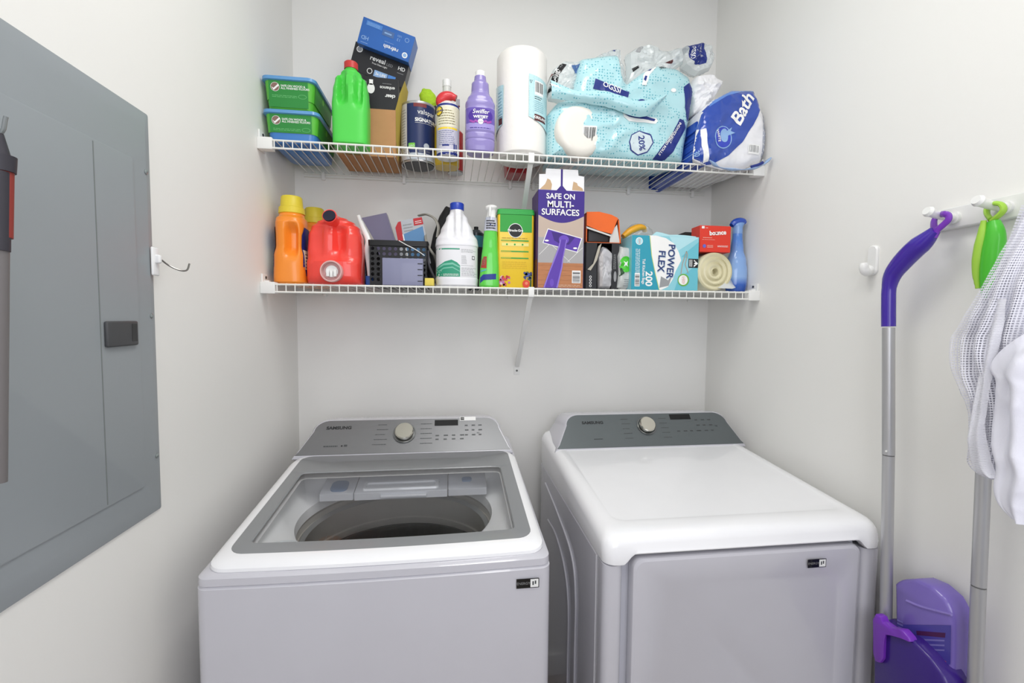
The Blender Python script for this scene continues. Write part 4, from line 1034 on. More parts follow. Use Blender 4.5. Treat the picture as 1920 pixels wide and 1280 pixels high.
mb = MB().cyl((c1.x, -.079, c1.z), (c1.x, -.086, c1.z), .018, 24); mb.bbox(c1.x-.015, c1.x-.006, -.094, -.080, c1.z-.016, c1.z+.006, .002); mb.bbox(c1.x-.004, c1.x+.004, -.096, -.080, c1.z-.018, c1.z+.002, .002); mb.bbox(c1.x+.006, c1.x+.015, -.094, -.080, c1.z-.016, c1.z+.006, .002)
obj('push_button', mb, white_pl, dc)
# --- dark bag and white scrub wand between the jug and the basket
q = aty(687, 470, -.16)
pl = thing('dark_pouch', 'narrow dark navy plastic bag wedged right of the red jug', 'bag', (q.x, -.14, G2))
o_ = [(q.x-.016+dx, G2+dz) for dx, dz in ((0, .001), (.022, .001), (.026, .06), (.020, .12), (.006, .175), (-.018, .195), (-.016, .10))]
obj('bag', pack(o_, -.19, -.06, (q.x-.004, G2+.08), .004, 30, .02, 4, True, 60, 10), mat('dark_navy_film', '2A2436', .3, coat=.4), pl, world=True)
wand = thing('scrub_wand', 'white curved cleaning wand with a blue tip, left of the black basket', 'brush', (aty(692, 520, -.215).x, -.215, G2))
pts = cr([aty(672, 404, -.17), aty(680, 425, -.19), aty(690, 450, -.205), aty(688, 468, -.21), aty(691, 500, -.213), aty(693, 520, -.215)], 6)
obj('handle', MB().tube(pts, [.006+.003*math.sin(k*.12)**2 for k in range(len(pts))], 12, flat=.5, upv=(1, 0, 0)), white_pl, wand, world=True)
e_ = aty(693, 519, -.215); obj('tip', MB().loft([rrect(e_.x-.011, e_.x+.011, -.228, -.202, .004, z, 4) for z in (G2, e_.z+.002)]), mat('blue_tip', '1F4F9E', .4), wand, world=True)

# --- black perforated basket
def perf_wall(f, nu, nv, w, h, r, th):
    """plate with round holes: f(u,v,t)->point"""
    mb = MB(); du, dv = w/nu, h/nv; N = 8
    for i in range(nu):
        for j in range(nv):
            cx, cy = (i+.5)*du, (j+.5)*dv
            outer = [(cx+du/2*sx, cy+dv/2*sy) for sx, sy in ((1, 0), (1, 1), (0, 1), (-1, 1), (-1, 0), (-1, -1), (0, -1), (1, -1))]
            inner = [(cx+r*math.cos(2*PI*k/N), cy+r*math.sin(2*PI*k/N)) for k in range(N)]
            vs = [f(*p, 0) for p in outer]+[f(*p, 0) for p in inner]+[f(*p, th) for p in inner]+[f(*p, th) for p in outer]
            fs = []
            for k in range(N):
                m_ = (k+1) % N; fs += [(k, m_, N+m_, N+k), (N+k, N+m_, 2*N+m_, 2*N+k), (2*N+k, 2*N+m_, 3*N+m_, 3*N+k)]
            mb.add(vs, fs)
    return mb
bx0, bx1 = aty(693, 500, -.255).x, aty(800, 500, -.255).x; bh_ = aty(750, 451, -.255).z-G2
bk = thing('black_basket', 'black perforated plastic basket full of odds and ends', 'basket', ((bx0+bx1)/2, -.165, G2))
bm_ = mat('black_basket_plastic', '101012', .45); hw = (bx1-bx0)/2; hd = .088
obj('wall', perf_wall(lambda u, v, t: Vector((-hw+u, -hd+t, .012+v)), 10, 7, 2*hw, bh_-.03, .0058, .002), bm_, bk)
obj('wall', perf_wall(lambda u, v, t: Vector((-hw+u, hd-t, .012+v)), 10, 7, 2*hw, bh_-.03, .0058, .002), bm_, bk)
obj('wall', perf_wall(lambda u, v, t: Vector((-hw+t, -hd+u, .012+v)), 9, 7, 2*hd, bh_-.03, .0058, .002), bm_, bk)
obj('wall', perf_wall(lambda u, v, t: Vector((hw-t, -hd+u, .012+v)), 9, 7, 2*hd, bh_-.03, .0058, .002), bm_, bk)
obj('bottom', MB().box(-hw, hw, -hd, hd, 0, .012), bm_, bk)
R = lambda g, z: rrect(-hw-g, hw+g, -hd-g, hd+g, .008, z, 4)
obj('rim', MB().loft([R(-.002, bh_-.019), R(.004, bh_-.017), R(.005, bh_), R(-.001, bh_), R(-.002, bh_-.017)], cap0=False, cap1=False), bm_, bk)
# lavender grey caddy standing before it
cx0, cx1 = aty(717, 510, -.292).x, aty(793, 510, -.292).x; chh = aty(755, 484, -.292).z-G2
lav = mat('lavender_grey_plastic', '8587A3', .4, coat=.2, vary=.05)
cdy = thing('grey_caddy', 'small lavender grey plastic bin in front of the black basket', 'bin', ((cx0+cx1)/2, -.277, G2))
hw2 = (cx1-cx0)/2
mb = MB().bbox(-hw2, hw2, -.017, -.013, 0, chh, .0015); mb.bbox(-hw2, hw2, .010, .014, 0, chh, .0015); mb.bbox(-hw2, -hw2+.004, -.013, .010, 0, chh, .001); mb.bbox(hw2-.004, hw2, -.013, .010, 0, chh, .001); mb.box(-hw2+.003, hw2-.003, -.014, .011, 0, .004)
obj('bin', mb, lav, cdy)
for k in range(4): obj('slot', MB().box(hw2-.016, hw2-.001, -.0178, -.0165, .012+.018*k, .0145+.018*k), blk, cdy)
# wide lavender grey flat bin standing tilted in the basket
qs = aty(712, 420, -.17)
fb_ = thing('flat_bin', 'flat grey purple plastic bin leaning left in the black basket', 'bin', (qs.x, -.165, qs.z-.02), rot=(0, math.radians(-14), 0))
A_1 = [(-.046, .048), (.036, .048), (.044, -.095), (-.020, -.095), (-.024, -.03)]
mb = MB().loft([[Vector((x, y, z)) for x, z in A_1] for y in (-.018, .018)], smooth=False)
obj('bin', mb, mat('grey_purple_plastic', '6A6480', .35, coat=.3, vary=.06), fb_)
# carded pack
qc = aty(772, 428, -.15)
cp_ = thing('carded_pack', 'red and blue carded pack sticking up out of the black basket', 'package', (qc.x, -.15, qc.z-.03), rot=(0, math.radians(-12), 0))
obj('card', MB().loft([[Vector((x, y, z)) for x, z in ((-.055, -.10), (.045, -.10), (.050, .060), (-.030, .058), (-.048, .038))] for y in (-.012, .002)], smooth=False), mat('silver_card', 'B9BCC2', .35), cp_)
d = Dec(lambda u, v, l: Vector((u, -.012-l, v)))
d.poly([(-.047, -.02), (-.030, -.02), (-.024, .056), (-.034, .055), (-.046, .038)], redp); d.poly([(.016, .034), (.048, .034), (.048, .058), (.018, .058)], redp)
d.poly([(-.028, -.08), (.042, -.08), (.044, .028), (-.026, .012)], mat('print_photo_blue', '5E8FBE', .5), 1); d.lines(-.020, .020, .012, .05, grey, 3, 1); d.lines(.022, .040, .044, .052, white, 2, 1); d.rect(-.028, -.08, -.024, .012, white, 2)
d.done(cp_)
# black bag with strap + grey cable
o_ = xz([(800, 531), (806, 470), (812, 440), (824, 405), (836, 386), (846, 390), (842, 430), (832, 470), (834, 531)], -.13)
bb_ = thing('black_pouch', 'floppy black fabric pouch standing left of the white jug', 'bag', (o_[0][0]+.02, -.12, G2))
o_ = [(x, max(z, G2+.001)) for x, z in o_]
obj('pouch', pack(o_, -.16, -.05, (aty(822, 480, -.13).x, G2+.07), .004, 22, .03, 12, True, 80, 12), mat('black_fabric', '1C1C1E', .75, bump=.4, bscale=500), bb_, world=True)
cab = thing('grey_cable', 'grey flat cable looping over the black basket', 'cable', (aty(812, 430, -.19).x, -.19, G2))
pts = cr([aty(785, 404, -.14), aty(800, 402, -.16), aty(815, 410, -.18), aty(822, 425, -.19), aty(820, 445, -.19)], 8)
mb = MB().tube(pts, .0035, 8, flat=2)
pts = cr([aty(797, 440, -.15), aty(800, 455, -.20), aty(808, 470, -.215), aty(816, 482, -.20), aty(820, 500, -.165)], 8)
obj('cord', mb, mat('grey_cord', '9A978E', .5), cab, world=True); obj('cord', MB().tube(pts, .0045, 8), mat('grey_cord', '9A978E', .5), cab, world=True)
obj('cord', MB().tube(cr([aty(803, 470, -.22), aty(804, 495, -.235), aty(812, 515, -.235), aty(820, 530, -.225)], 6), .004, 8), mat('dark_cord', '45434A', .5), cab, world=True)
tapep = [aty(748, 451, -.268), aty(762, 459, -.271), aty(778, 467, -.271), aty(796, 479, -.268)]
tw = thing('white_tie', 'thin white plastic tie lying across the front of the black basket', 'tie', tuple(tapep[1]))
obj('tie', MB().tube(cr(tapep, 5), .0014, 6, flat=1.5), white_pl, tw, world=True)
xs = (aty(797, 525, -.285).x, aty(813, 525, -.285).x)
spg = thing('yellow_sponge', 'small yellow sponge block left of the white jug', 'sponge', (sum(xs)/2, -.27, G2))
obj('sponge', MB().bbox(-.0145, .0145, -.02, .03, 0, aty(805, 521, -.29).z-G2, .003), mat('yellow_foam', 'E4CF62', .9, bump=.6, bscale=400), spg)

# --- white jug with blue cap
xc, w_, h_ = fit(815, 898, 381, -.225, G2)
vj = thing('white_jug', 'white plastic jug with blue cap and green wave label', 'jug', (xc, -.222, G2))
a = w_/2-.002; hb = h_-.022
def dsp(p):
    if p.y > 0: return p
    g = win(p.z, hb-.095, hb-.004, .014); ax = abs(p.x-.004)
    dd = .011*g*sm(.007, .015, ax)*(1-sm(.016, .036, ax))*(1-sm(hb-.08, hb+.01, p.z)*.3)
    return Vector((p.x, p.y+dd, p.z))
bt = Bottle([(0, a*.90, .060, 2.8), (.006, a*.98, .064, 2.8), (.026, a, .065, 2.8), (.029, a*.975, .064, 2.8), (.128, a*.975, .064, 2.8), (.132, a, .065, 2.8), (.150, a*.97, .062, 2.6), (.180, a*.76, .052, 2.3), (hb-.03, a*.50, .038, 2.1), (hb-.008, a*.33, .024, 2), (hb, a*.30, .022, 2)], disp=dsp, N=120, sub=8)
obj('body', bt.mesh(), mat('white_jug_plastic', 'ECECF0', .35, coat=.2), vj)
mb = MB(); cr_n = 36
mb.loft([[Vector((r*(1+(.02 if k % 2 else 0))*math.cos(2*PI*k/72), r*(1+(.02 if k % 2 else 0))*math.sin(2*PI*k/72), z)) for k in range(72)] for z, r in ((hb-.001, .0225), (h_-.003, .0225), (h_, .020))])
obj('cap', mb, mat('blue_cap', '1F3FAE', .35, coat=.2), vj)
d = Dec(lambda u, v, l: bt.S(u, v, l), maxlen=.010)
gwave = mat('label_green_wave', '2E9A78', .45); gl2 = mat('label_green_light', '7CC4AC', .45)
d.rect(-a*.93, .030, a*.93, .126, mat('label_white', 'E9E9EC', .4)); d.rect(-a*.93, .116, a*.12, .120, gwave, 1)
d.poly([(-a*.93, .031), (a*.14, .031), (a*.14, .066), (a*.0, .076), (-a*.25, .084), (-a*.55, .078), (-a*.93, .060)], gwave, 1)
d.poly([(-a*.93, .052), (-a*.6, .066), (-a*.2, .069), (a*.14, .058), (a*.14, .062), (-a*.2, .075), (-a*.6, .072), (-a*.93, .058)], gl2, 2)
d.poly([(-a*.93, .040), (-a*.6, .055), (-a*.2, .058), (a*.14, .046), (a*.14, .048), (-a*.2, .062), (-a*.6, .059), (-a*.93, .045)], gl2, 2)
d.lines(-a*.62, .034, a*.1, .042, white, 2, 3)
d.lines(a*.18, .108, a*.9, .120, grey, 3, 1, 2); d.lines(a*.2, .072, a*.45, .10, grey, 6, 1, 3); d.rect(a*.68, .086, a*.80, .098, ink, 1); d.rect(a*.70, .088, a*.78, .096, mat('label_white', 'E9E9EC', .4), 2)
d.rect(a*.18, .066, a*.75, .0665, ink, 1); d.lines(a*.2, .036, a*.9, .062, grey, 6, 1, 5); d.rect(a*.18, .033, a*.9, .0335, grey, 1)
d.done(vj)
# dark aerosol behind it
q = aty(893, 470, -.10)
ae = thing('aerosol_can', 'dark teal aerosol can hidden behind the white jug', 'spray can', (q.x, -.085, G2))
zt0 = aty(897, 425, -.09).z-G2
obj('can', MB().cyl((0, 0, 0), (0, 0, zt0-.025), .028, 28).cyl((0, 0, zt0-.025), (0, 0, zt0-.012), .028, 28, r1=.014), mat('dark_teal_can', '1E2C33', .3, coat=.3), ae)
obj('nozzle', MB().cyl((0, 0, zt0-.014), (0, 0, zt0), .008, 14), blk, ae)
obj('band', MB().cyl((0, 0, zt0-.075), (0, 0, zt0-.035), .0283, 28), mat('teal_band', '3A7E8C', .35), ae)

# --- green spray bottle
qb = aty(916, 534, -.255); qt = aty(922, 380, -.255)
gs = thing('green_spray_bottle', 'bright green spray bottle with white sprayer head', 'spray bottle', (qb.x+.002, -.250, G2), rot=(0, math.atan2(qt.x-qb.x, qt.z-qb.z)*.7, 0))
H_ = qt.z-G2
bt = Bottle([(0, .031, .026, 2.6), (.005, .0335, .028, 2.8), (.06, .031, .027, 2.6), (.10, .028, .025, 2.4), (.135, .0245, .023, 2.2), (H_-.085, .0215, .021, 2), (H_-.075, .0205, .020, 2)], sub=5)
obj('body', bt.mesh(), mat('lime_green_plastic', '5FD24A', .25, coat=.5), gs)
wr_ = obj('collar_wrap', MB().loft([sell(r, r, z, 2, 40) for z, r in ((H_-.092, .0225), (H_-.062, .0205), (H_-.048, .018))], cap1=True), mat('grey_wrap', 'C5C8D6', .3, coat=.5), gs)
d = Dec(lambda u, v, l: Vector((.0225*math.sin(u/.0225), -(.0225-(v-H_+.092)*.08+l)*math.cos(u/.0225), v)), lift=.001)
d.lines(-.018, H_-.086, .016, H_-.055, ink, 4, 1, 8, th=.5); d.poly([(-.005, H_-.075), (.014, H_-.078), (.015, H_-.073), (-.004, H_-.070)], navy, 2); d.done(gs)
hp = cr([(.0, 0, H_-.050), (.001, 0, H_-.030), (.000, 0, H_-.018), (-.001, 0, H_-.006)], 6)
sh = obj('sprayer_head', MB().tube(hp, [.0165, .0158, .015, .0145, .0142, .014, .0142, .0145, .015, .016, .0175, .0185, .0195, .020, .020, .019, .017, .013, .005][:len(hp)], 24), white_pl, gs)
obj('trigger', MB().tube([(-.004, -.014, H_-.014), (-.006, -.026, H_-.022), (-.006, -.024, H_-.048)], [.005, .0045, .003], 10), white_pl, sh)
d = Dec(lambda u, v, l: bt.S(u, v, l), maxlen=.008)
d.poly([(-.030, .062), (-.012, .060), (-.012, .098), (-.022, .098), (-.027, .085)], mat('print_brick', 'B03A32', .5)); d.text('OXI', -.020, .082, .010, mat('print_brown', '8A6A60', .5), 1, rot=75, bold=.04)
d.poly([(-.031, .030), (-.022, .040), (.020, .044), (.020, .026), (-.020, .022), (-.031, .012)], mat('print_navy2', '22388E', .45)); d.poly([(-.030, .048), (-.012, .054), (-.012, .058), (-.030, .053)], mat('print_teal', '5AB0C0', .5))
d.done(gs)

# --- plant food box, green and yellow
x0_, x1_ = aty(933, 480, -.255).x, aty(1001, 480, -.255).x; hm_ = aty(967, 391, -.255).z-G2
mg = thing('plant_food_tub', 'green and yellow plant food tub left of the tall purple box', 'tub', ((x0_+x1_)/2, -.222, G2))
hw = (x1_-x0_)/2; hd = .033
R = lambda g, z: rrect(-hw+g, hw-g, -hd+g, hd-g, .008, z, 5)
obj('body', MB().loft([R(.001, 0), R(0, .002), R(0, hm_-.020)]), mat('tub_yellow', 'F6CE2C', .35, coat=.3), mg)
obj('lid', MB().loft([R(.0005, hm_-.020), R(-.0018, hm_-.019), R(-.0018, hm_-.012), R(-.0006, hm_-.011), R(-.0006, hm_-.003), R(.004, hm_), R(.012, hm_)]), mat('lid_green', '2FA646', .35, coat=.3), mg)
d = Dec(lambda u, v, l: Vector((u, -hd-l, v)))
gb = mat('print_grass', '2FA03C', .45); e = hw-.0075
d.rect(-e, hm_*.705, e, hm_-.020, gb); d.disc(-.002, hm_*.725, .0235, white, 1); d.disc(-.002, hm_*.725, .0215, ink, 2); d.text('Miracle-Gro', -.002, hm_*.725, .0075, white, 3, bold=.04)
for vv in (.60, .465, .38): d.rect(-e+.004, hm_*vv-.0025, hw-.018, hm_*vv+.0015, gb, 1); d.lines(-e+.006, hm_*vv-.0015, -.015, hm_*vv+.001, yel, 1, 2, th=.6)
d.rect(-e+.006, hm_*.53, hw-.018, hm_*.57, mat('print_pale_yellow', 'F0E488', .45), 1)
for k in range(3): d.disc(-.03+.026*k, hm_*.55, .003, gb, 2)
d.lines(-e+.006, hm_*.625, hw-.02, hm_*.64, mat('print_dull_gold', 'B79A2A', .5), 1, 2, th=.6)
d.lines(-e+.008, hm_*.25, hw-.02, hm_*.35, mat('print_gold', 'E0B820', .5), 4, 2)
rr_ = random.Random(5)
for k in range(26):
    d.disc(-e+.002+.030*rr_.random(), .006+.032*rr_.random()**1.3, .0025+.003*rr_.random(), mat('fl%d' % (k % 4), ['D8464A', 'C06AA8', 'E8C8D0', 'B8342E'][k % 4], .5), 2+k % 5)
    d.disc(e-.024+.022*rr_.random(), .030+.020*rr_.random(), .0025+.003*rr_.random(), mat('fb%d' % (k % 3), ['4A5AA8', '3A4470', '586A4A'][k % 3], .5), 2+k % 5)
d.disc(e-.018, .014, .012, mat('print_tomato', 'E0452E', .5), 8, ry=.013); d.disc(e-.017, .016, .005, mat('print_salmon', 'F08A6A', .5), 9); d.poly([(e-.006, .002), (e, .002), (e, .025), (e-.004, .03)], mat('print_dark_green', '1F4A24', .5), 8)
d.done(mg)

# --- tall purple mop starter box
Yb_ = -.285
x0_, x1_ = aty(1008, 480, Yb_).x, aty(1094, 480, Yb_).x; hb_ = aty(1052, 357, Yb_).z-G2; hf_ = aty(1052, 317, Yb_).z-G2
mbx = thing('mop_box', 'tall purple and tan mop box reading safe on multi-surfaces', 'box', ((x0_+x1_)/2, Yb_+.055, G2))
hw = (x1_-x0_)/2; hd = .055
obj('carton', MB().bbox(-hw, hw, -hd, hd, 0, hb_, .0008, n=1), mat('carton_purple', '43309A', .45), mbx)
f_w = mat('flap_white', 'F3F3F5', .5)
def flap(name, pts, m, y0=-hd, y1=-hd+.0015): return obj(name, MB().loft([[Vector((x, y, z)) for x, z in pts] for y in (y0, y1)], smooth=False), m, mbx)
t1, t2 = hb_, hf_; ms = hw*.045
flap('flap', [(-hw+.002, t1), (-hw+.002, t1+(t2-t1)*.72), (-hw*.70, t1+(t2-t1)*.74), (-hw*.68, t2), (-ms, t2), (-ms, t1+(t2-t1)*.22), (-hw*.22, t1)], f_w)
flap('flap', [(hw*.22, t1), (ms, t1+(t2-t1)*.22), (ms, t2), (hw*.70, t2), (hw*.72, t1+(t2-t1)*.74), (hw-.002, t1+(t2-t1)*.70), (hw-.002, t1)], f_w)
flap('flap_web', [(-hw*.5, t1-.001), (-ms*.9, t1+(t2-t1)*.24), (-ms*.9, t2), (ms*.9, t2), (ms*.9, t1+(t2-t1)*.24), (hw*.5, t1-.001)], purp, -hd+.0016, -hd+.0026)
d = Dec(lambda u, v, l: Vector((u, -hd-l, v)))
tan = mat('print_tan', 'C7A884', .6)
d.poly([(-hw+.004, t1+.001), (-hw*.45, t1+.001), (-hw*.42, t1+.018), (-hw*.5, t1+.032), (-hw*.62, t1+.036), (-hw*.66, t1+.028), (-hw*.72, t1+.018)], tan)
d.poly([(hw*.45, t1+.003), (hw-.004, t1+.001), (hw*.9, t1+.010), (hw*.7, t1+.018), (hw*.66, t1+.026), (hw*.5, t1+.030)], tan)
d.rect(-hw, 0, hw, hb_, purp)
arc = [(-hw+.001, hb_*.745)]+[(-hw+.001+(2*hw-.002)*k/16, hb_*(.745-.075*math.sin(PI*k/16))) for k in range(1, 16)]+[(hw-.001, hb_*.745)]
bei = mat('print_beige', 'C2AFA0', .5); tile_p = mat('print_tile', 'A9A7A8', .5); woodp = mat('print_wood', 'B87A50', .5, vary=.25, vscale=40, stretch=(1, 1, 12))
d.poly([(-hw+.001, .001), (hw-.001, .001)]+arc[::-1], bei, 1)
d.rect(-hw+.001, hb_*.26, hw-.001, hb_*.52, tile_p, 2); d.rect(-hw+.001, .001, hw-.001, hb_*.26, woodp, 2)
for k in range(5): d.rect(-hw+.001, hb_*.05*k+.01, hw-.001, hb_*.05*k+.0107, mat('print_wood_dark', '96603C', .5), 3)
d.poly([(-hw*.95, hb_*.34), (-hw*.3, hb_*.50), (-hw*.28, hb_*.50), (-hw*.93, hb_*.34)], white, 3); d.poly([(-hw*.4, hb_*.44), (hw*.4, hb_*.27), (hw*.42, hb_*.27), (-hw*.38, hb_*.44)], white, 3); d.poly([(hw*.3, hb_*.27), (hw*.95, hb_*.42), (hw*.95, hb_*.425), (hw*.3, hb_*.275)], white, 3)
d.poly([(-hw*.80, hb_*.46), (-hw*.58, hb_*.61), (hw*.93, hb_*.52), (hw*.72, hb_*.37)], white, 4)
d.poly([(-hw*.76, hb_*.465), (-hw*.56, hb_*.60), (hw*.88, hb_*.515), (hw*.70, hb_*.38)], mat('print_violet', '5A38A8', .45), 5)
d.poly([(-hw*.42, hb_*.58), (-hw*.30, hb_*.49), (0, hb_*.45), (hw*.35, hb_*.45), (hw*.62, hb_*.53)], mat('print_dark_violet', '3B1F7C', .45), 6)
d.disc(hw*.12, hb_*.50, hw*.22, mat('print_violet2', '6A48BC', .45), 7, ry=hb_*.045)
d.poly([(-hw*.04, hb_*.50), (hw*.26, hb_*.50), (hw*.18, hb_*.40), (hw*.10, hb_*.30), (hw*.08, hb_*.22), (-hw*.12, .001), (-hw*.74, .001), (-hw*.52, hb_*.16), (-hw*.30, hb_*.30), (-hw*.12, hb_*.42)], mat('print_lilac_edge', '8E74D0', .45), 8)
d.poly([(-hw*.0, hb_*.50), (hw*.22, hb_*.50), (hw*.14, hb_*.40), (hw*.06, hb_*.30), (hw*.02, hb_*.22), (-hw*.18, .001), (-hw*.68, .001), (-hw*.47, hb_*.16), (-hw*.24, hb_*.30), (-hw*.06, hb_*.42)], mat('print_violet', '5A38A8', .45), 9)
d.disc(-hw*.38, hb_*.055, hw*.09, mat('print_violet2', '6A48BC', .45), 10, ry=hb_*.04); d.disc(-hw*.62, hb_*.485, hw*.09, white, 7, ry=.003); d.disc(hw*.62, hb_*.415, hw*.09, white, 7, ry=.003)
d.bars(hw*.50, hb_*.055, hw*.88, hb_*.185, ink, white, 5, 9, False); d.lines(-hw*.1, hb_*.015, hw*.9, hb_*.045, mat('print_pale_tan', 'D8B8A0', .5), 2, 5)
d.text('SAFE ON', -hw*.04, hb_*.955-.006, .0175, white, 6, bold=.03); d.text('MULTI-', -hw*.04, hb_*.88-.008, .0205, white, 6, bold=.03); d.text('SURFACES', -hw*.04, hb_*.80-.008, .0200, white, 6, bold=.025)
d.done(mbx)
d = Dec(lambda u, v, l: Vector((-hw-l, u, v))); d.rect(-hd, 0, hd, hb_, mat('print_plum', '5A3A7E', .5)); d.rect(-hd, 0, hd, hb_*.3, mat('print_brown2', '7A4A3A', .5), 1); d.done(mbx)

# --- black boxes and orange carton
x0_, x1_ = aty(1097, 500, -.24).x, aty(1158, 500, -.24).x; h1 = aty(1125, 456, -.24).z-G2
kb = thing('black_box', 'black carton with an open window and clear bag inside, under the orange carton', 'box', ((x0_+x1_)/2, -.20, G2))
hw = (x1_-x0_)/2; hd = .05
mb = MB().box(-hw, hw, hd-.002, hd, 0, h1).box(-hw, -hw+.002, -hd, hd, 0, h1).box(hw-.002, hw, -hd, hd, 0, h1).box(-hw, hw, -hd, hd, 0, .002).box(-hw, hw, -hd, hd, h1-.002, h1)
mb.box(-hw, -hw*.35, -hd-.001, -hd+.001, 0, h1).box(hw*.55, hw, -hd-.001, -hd+.001, 0, h1)
obj('carton', mb, bc, kb)
d = Dec(lambda u, v, l: Vector((u, -hd-.001-l, v)))
for k in range(4): d.disc(-hw*.72, .012+.010*k, .0042, white); d.disc(-hw*.72, .012+.010*k, .0026, blk, 1); 
d.disc(hw*.78, .045, .005, grey, ry=.018); d.lines(hw*.68, .07, hw*.86, .12, grey, 2, 1, vert=True); d.done(kb)
obj('torn_flap', MB().loft([[Vector((x, y, z)) for x, z in ((-hw*.95, h1*.42), (-hw*.6, h1*.55), (-hw*.3, h1*.92), (-hw*.12, h1*.98), (-hw*.38, h1*.62), (-hw*.75, h1*.40))] for y in (-hd-.008, -hd-.006)], smooth=False), mat('flap_grey', 'B9B3A4', .6), kb)
tb = thing('clear_parts_bag', 'clear plastic bag with tan contents inside the black carton', 'bag', ((x0_+x1_)/2, -.2, G2))
xm = (x0_+x1_)/2
o_ = [(xm-hw*.22, G2+.004), (xm+hw*.55, G2+.004), (xm+hw*.58, G2+h1*.8), (xm+hw*.3, G2+h1*.90), (xm-.0, G2+h1*.93), (xm-hw*.28, G2+h1*.7)]
obj('bag', pack(o_, -.262, -.20, (xm+hw*.15, G2+h1*.45), .006, 30, .02, 21, False, 50, 9), film('bag_film', 'E2E2E6', .6, .15, .35), tb, world=True, sharp=20)
obj('tan_piece', MB().bbox(xm-hw*.18, xm+hw*.10, -.245, -.22, G2+.008, G2+h1*.82, .004), mat('tan_card', 'B79C7C', .7), tb, world=True)
# orange carton with open side on top
z0_ = G2+h1+.0005; oc_h = aty(1128, 400, -.22).z-z0_
x0_, x1_ = aty(1096, 430, -.22).x, aty(1161, 430, -.22).x
oc = thing('orange_carton', 'open orange carton lying on the black carton', 'box', ((x0_+x1_)/2, -.19, z0_)); hw = (x1_-x0_)/2; hd = .05
oc_m = mat('orange_card', 'EE6A22', .45, vary=.08, vscale=20); 
top = [(-hw, oc_h*.95), (-hw*.3, oc_h), (hw*.55, oc_h*.86), (hw*.72, oc_h*.80)]
mb = MB()
def prism(pts, y0, y1, m=0): mb.loft([[Vector((x, y, z)) for x, z in pts] for y in (y0, y1)], m, smooth=False)
prism([(-hw, oc_h*.55), (-hw*.3, oc_h*.40), (hw*.45, oc_h*.30), (hw*.78, oc_h*.82), (hw*.4, oc_h*.92), (-hw*.3, oc_h), (-hw, oc_h*.98)], -hd-.003, -hd-.001)
prism([(-hw, 0), (-hw+.003, 0), (-hw+.003, oc_h*.9), (-hw, oc_h*.95)], -hd, hd); prism([(hw*.80, oc_h*.80), (hw*.86, oc_h*.78), (hw, 0), (hw-.004, 0)], -hd, hd)
prism([(-hw, oc_h*.93), (hw*.84, oc_h*.76), (hw*.84, oc_h*.79), (-hw, oc_h*.97)], -hd, hd); prism([(-hw, 0), (hw, 0), (hw, .003), (-hw, .003)], -hd, hd)
obj('carton', mb, oc_m, oc)
mb = MB(); prism([(-hw*.9, .004), (hw*.95, .004), (hw*.8, oc_h*.7), (-hw*.9, oc_h*.85)], hd-.01, hd-.006); prism([(hw*.35, .004), (hw*.94, .004), (hw*.76, oc_h*.62), (hw*.42, oc_h*.38)], -hd+.002, -hd+.004); prism([(-hw, oc_h*.52), (hw*.42, oc_h*.27), (hw*.40, oc_h*.22), (-hw, oc_h*.46)], -hd-.002, -hd)
obj('inner_card', mb, mat('inner_white_card', 'D9D7D2', .6), oc)
obj('dark_insert', MB().bbox(-hw*.85, hw*.32, -hd+.006, .03, .005, oc_h*.46, .002), mat('dark_brown_black', '231E20', .4), oc)

# --- green labelled clear package
x0_, x1_ = aty(1158, 500, -.255).x, aty(1184, 500, -.255).x; h_ = aty(1170, 462, -.25).z-G2
gp = thing('green_label_pack', 'clear pack with bright green label left of the teal box', 'package', ((x0_+x1_)/2, -.23, G2))
o_ = [(x0_-.002, G2+.001), (x1_-.001, G2+.001), (x1_-.001, G2+h_*.6), (x1_-.001, G2+h_), (x0_+.01, G2+h_*1.02), (x0_-.002, G2+h_*.8), (x0_+.003, G2+h_*.4)]
mbb = pack(o_, -.265, -.19, ((x0_+x1_)/2, G2+h_*.5), .004, 30, .03, 31, True, 60, 10)
obj('pack_film', mbb, mat('white_clear_pack', 'C9CCC9', .25, coat=.5, vary=.2, vscale=60), gp, world=True)
Sg = bvh_surf(mbb, ((x0_+x1_)/2, -.23, G2)); d = Dec(Sg, maxlen=.006, lift=.001)
xm = (x0_+x1_)/2
d.disc(xm, G2+h_*.58, .0215, mat('print_bright_green', '4CC832', .35), 0, ry=.027); d.poly([(xm-.008, G2+h_*.52), (xm-.004, G2+h_*.60), (xm-.009, G2+h_*.66), (xm, G2+h_*.62), (xm+.007, G2+h_*.66), (xm+.004, G2+h_*.58), (xm+.008, G2+h_*.52), (xm, G2+h_*.56)], white, 1)
d.poly([(xm-.020, G2+h_*.30), (xm-.004, G2+h_*.38), (xm-.014, G2+h_*.5), (xm-.022, G2+h_*.48)], mat('print_dark_green', '1F4A24', .5), 2); d.lines(xm-.006, G2+.012, xm+.012, G2+.040, grey, 4, 1); d.done(gp)
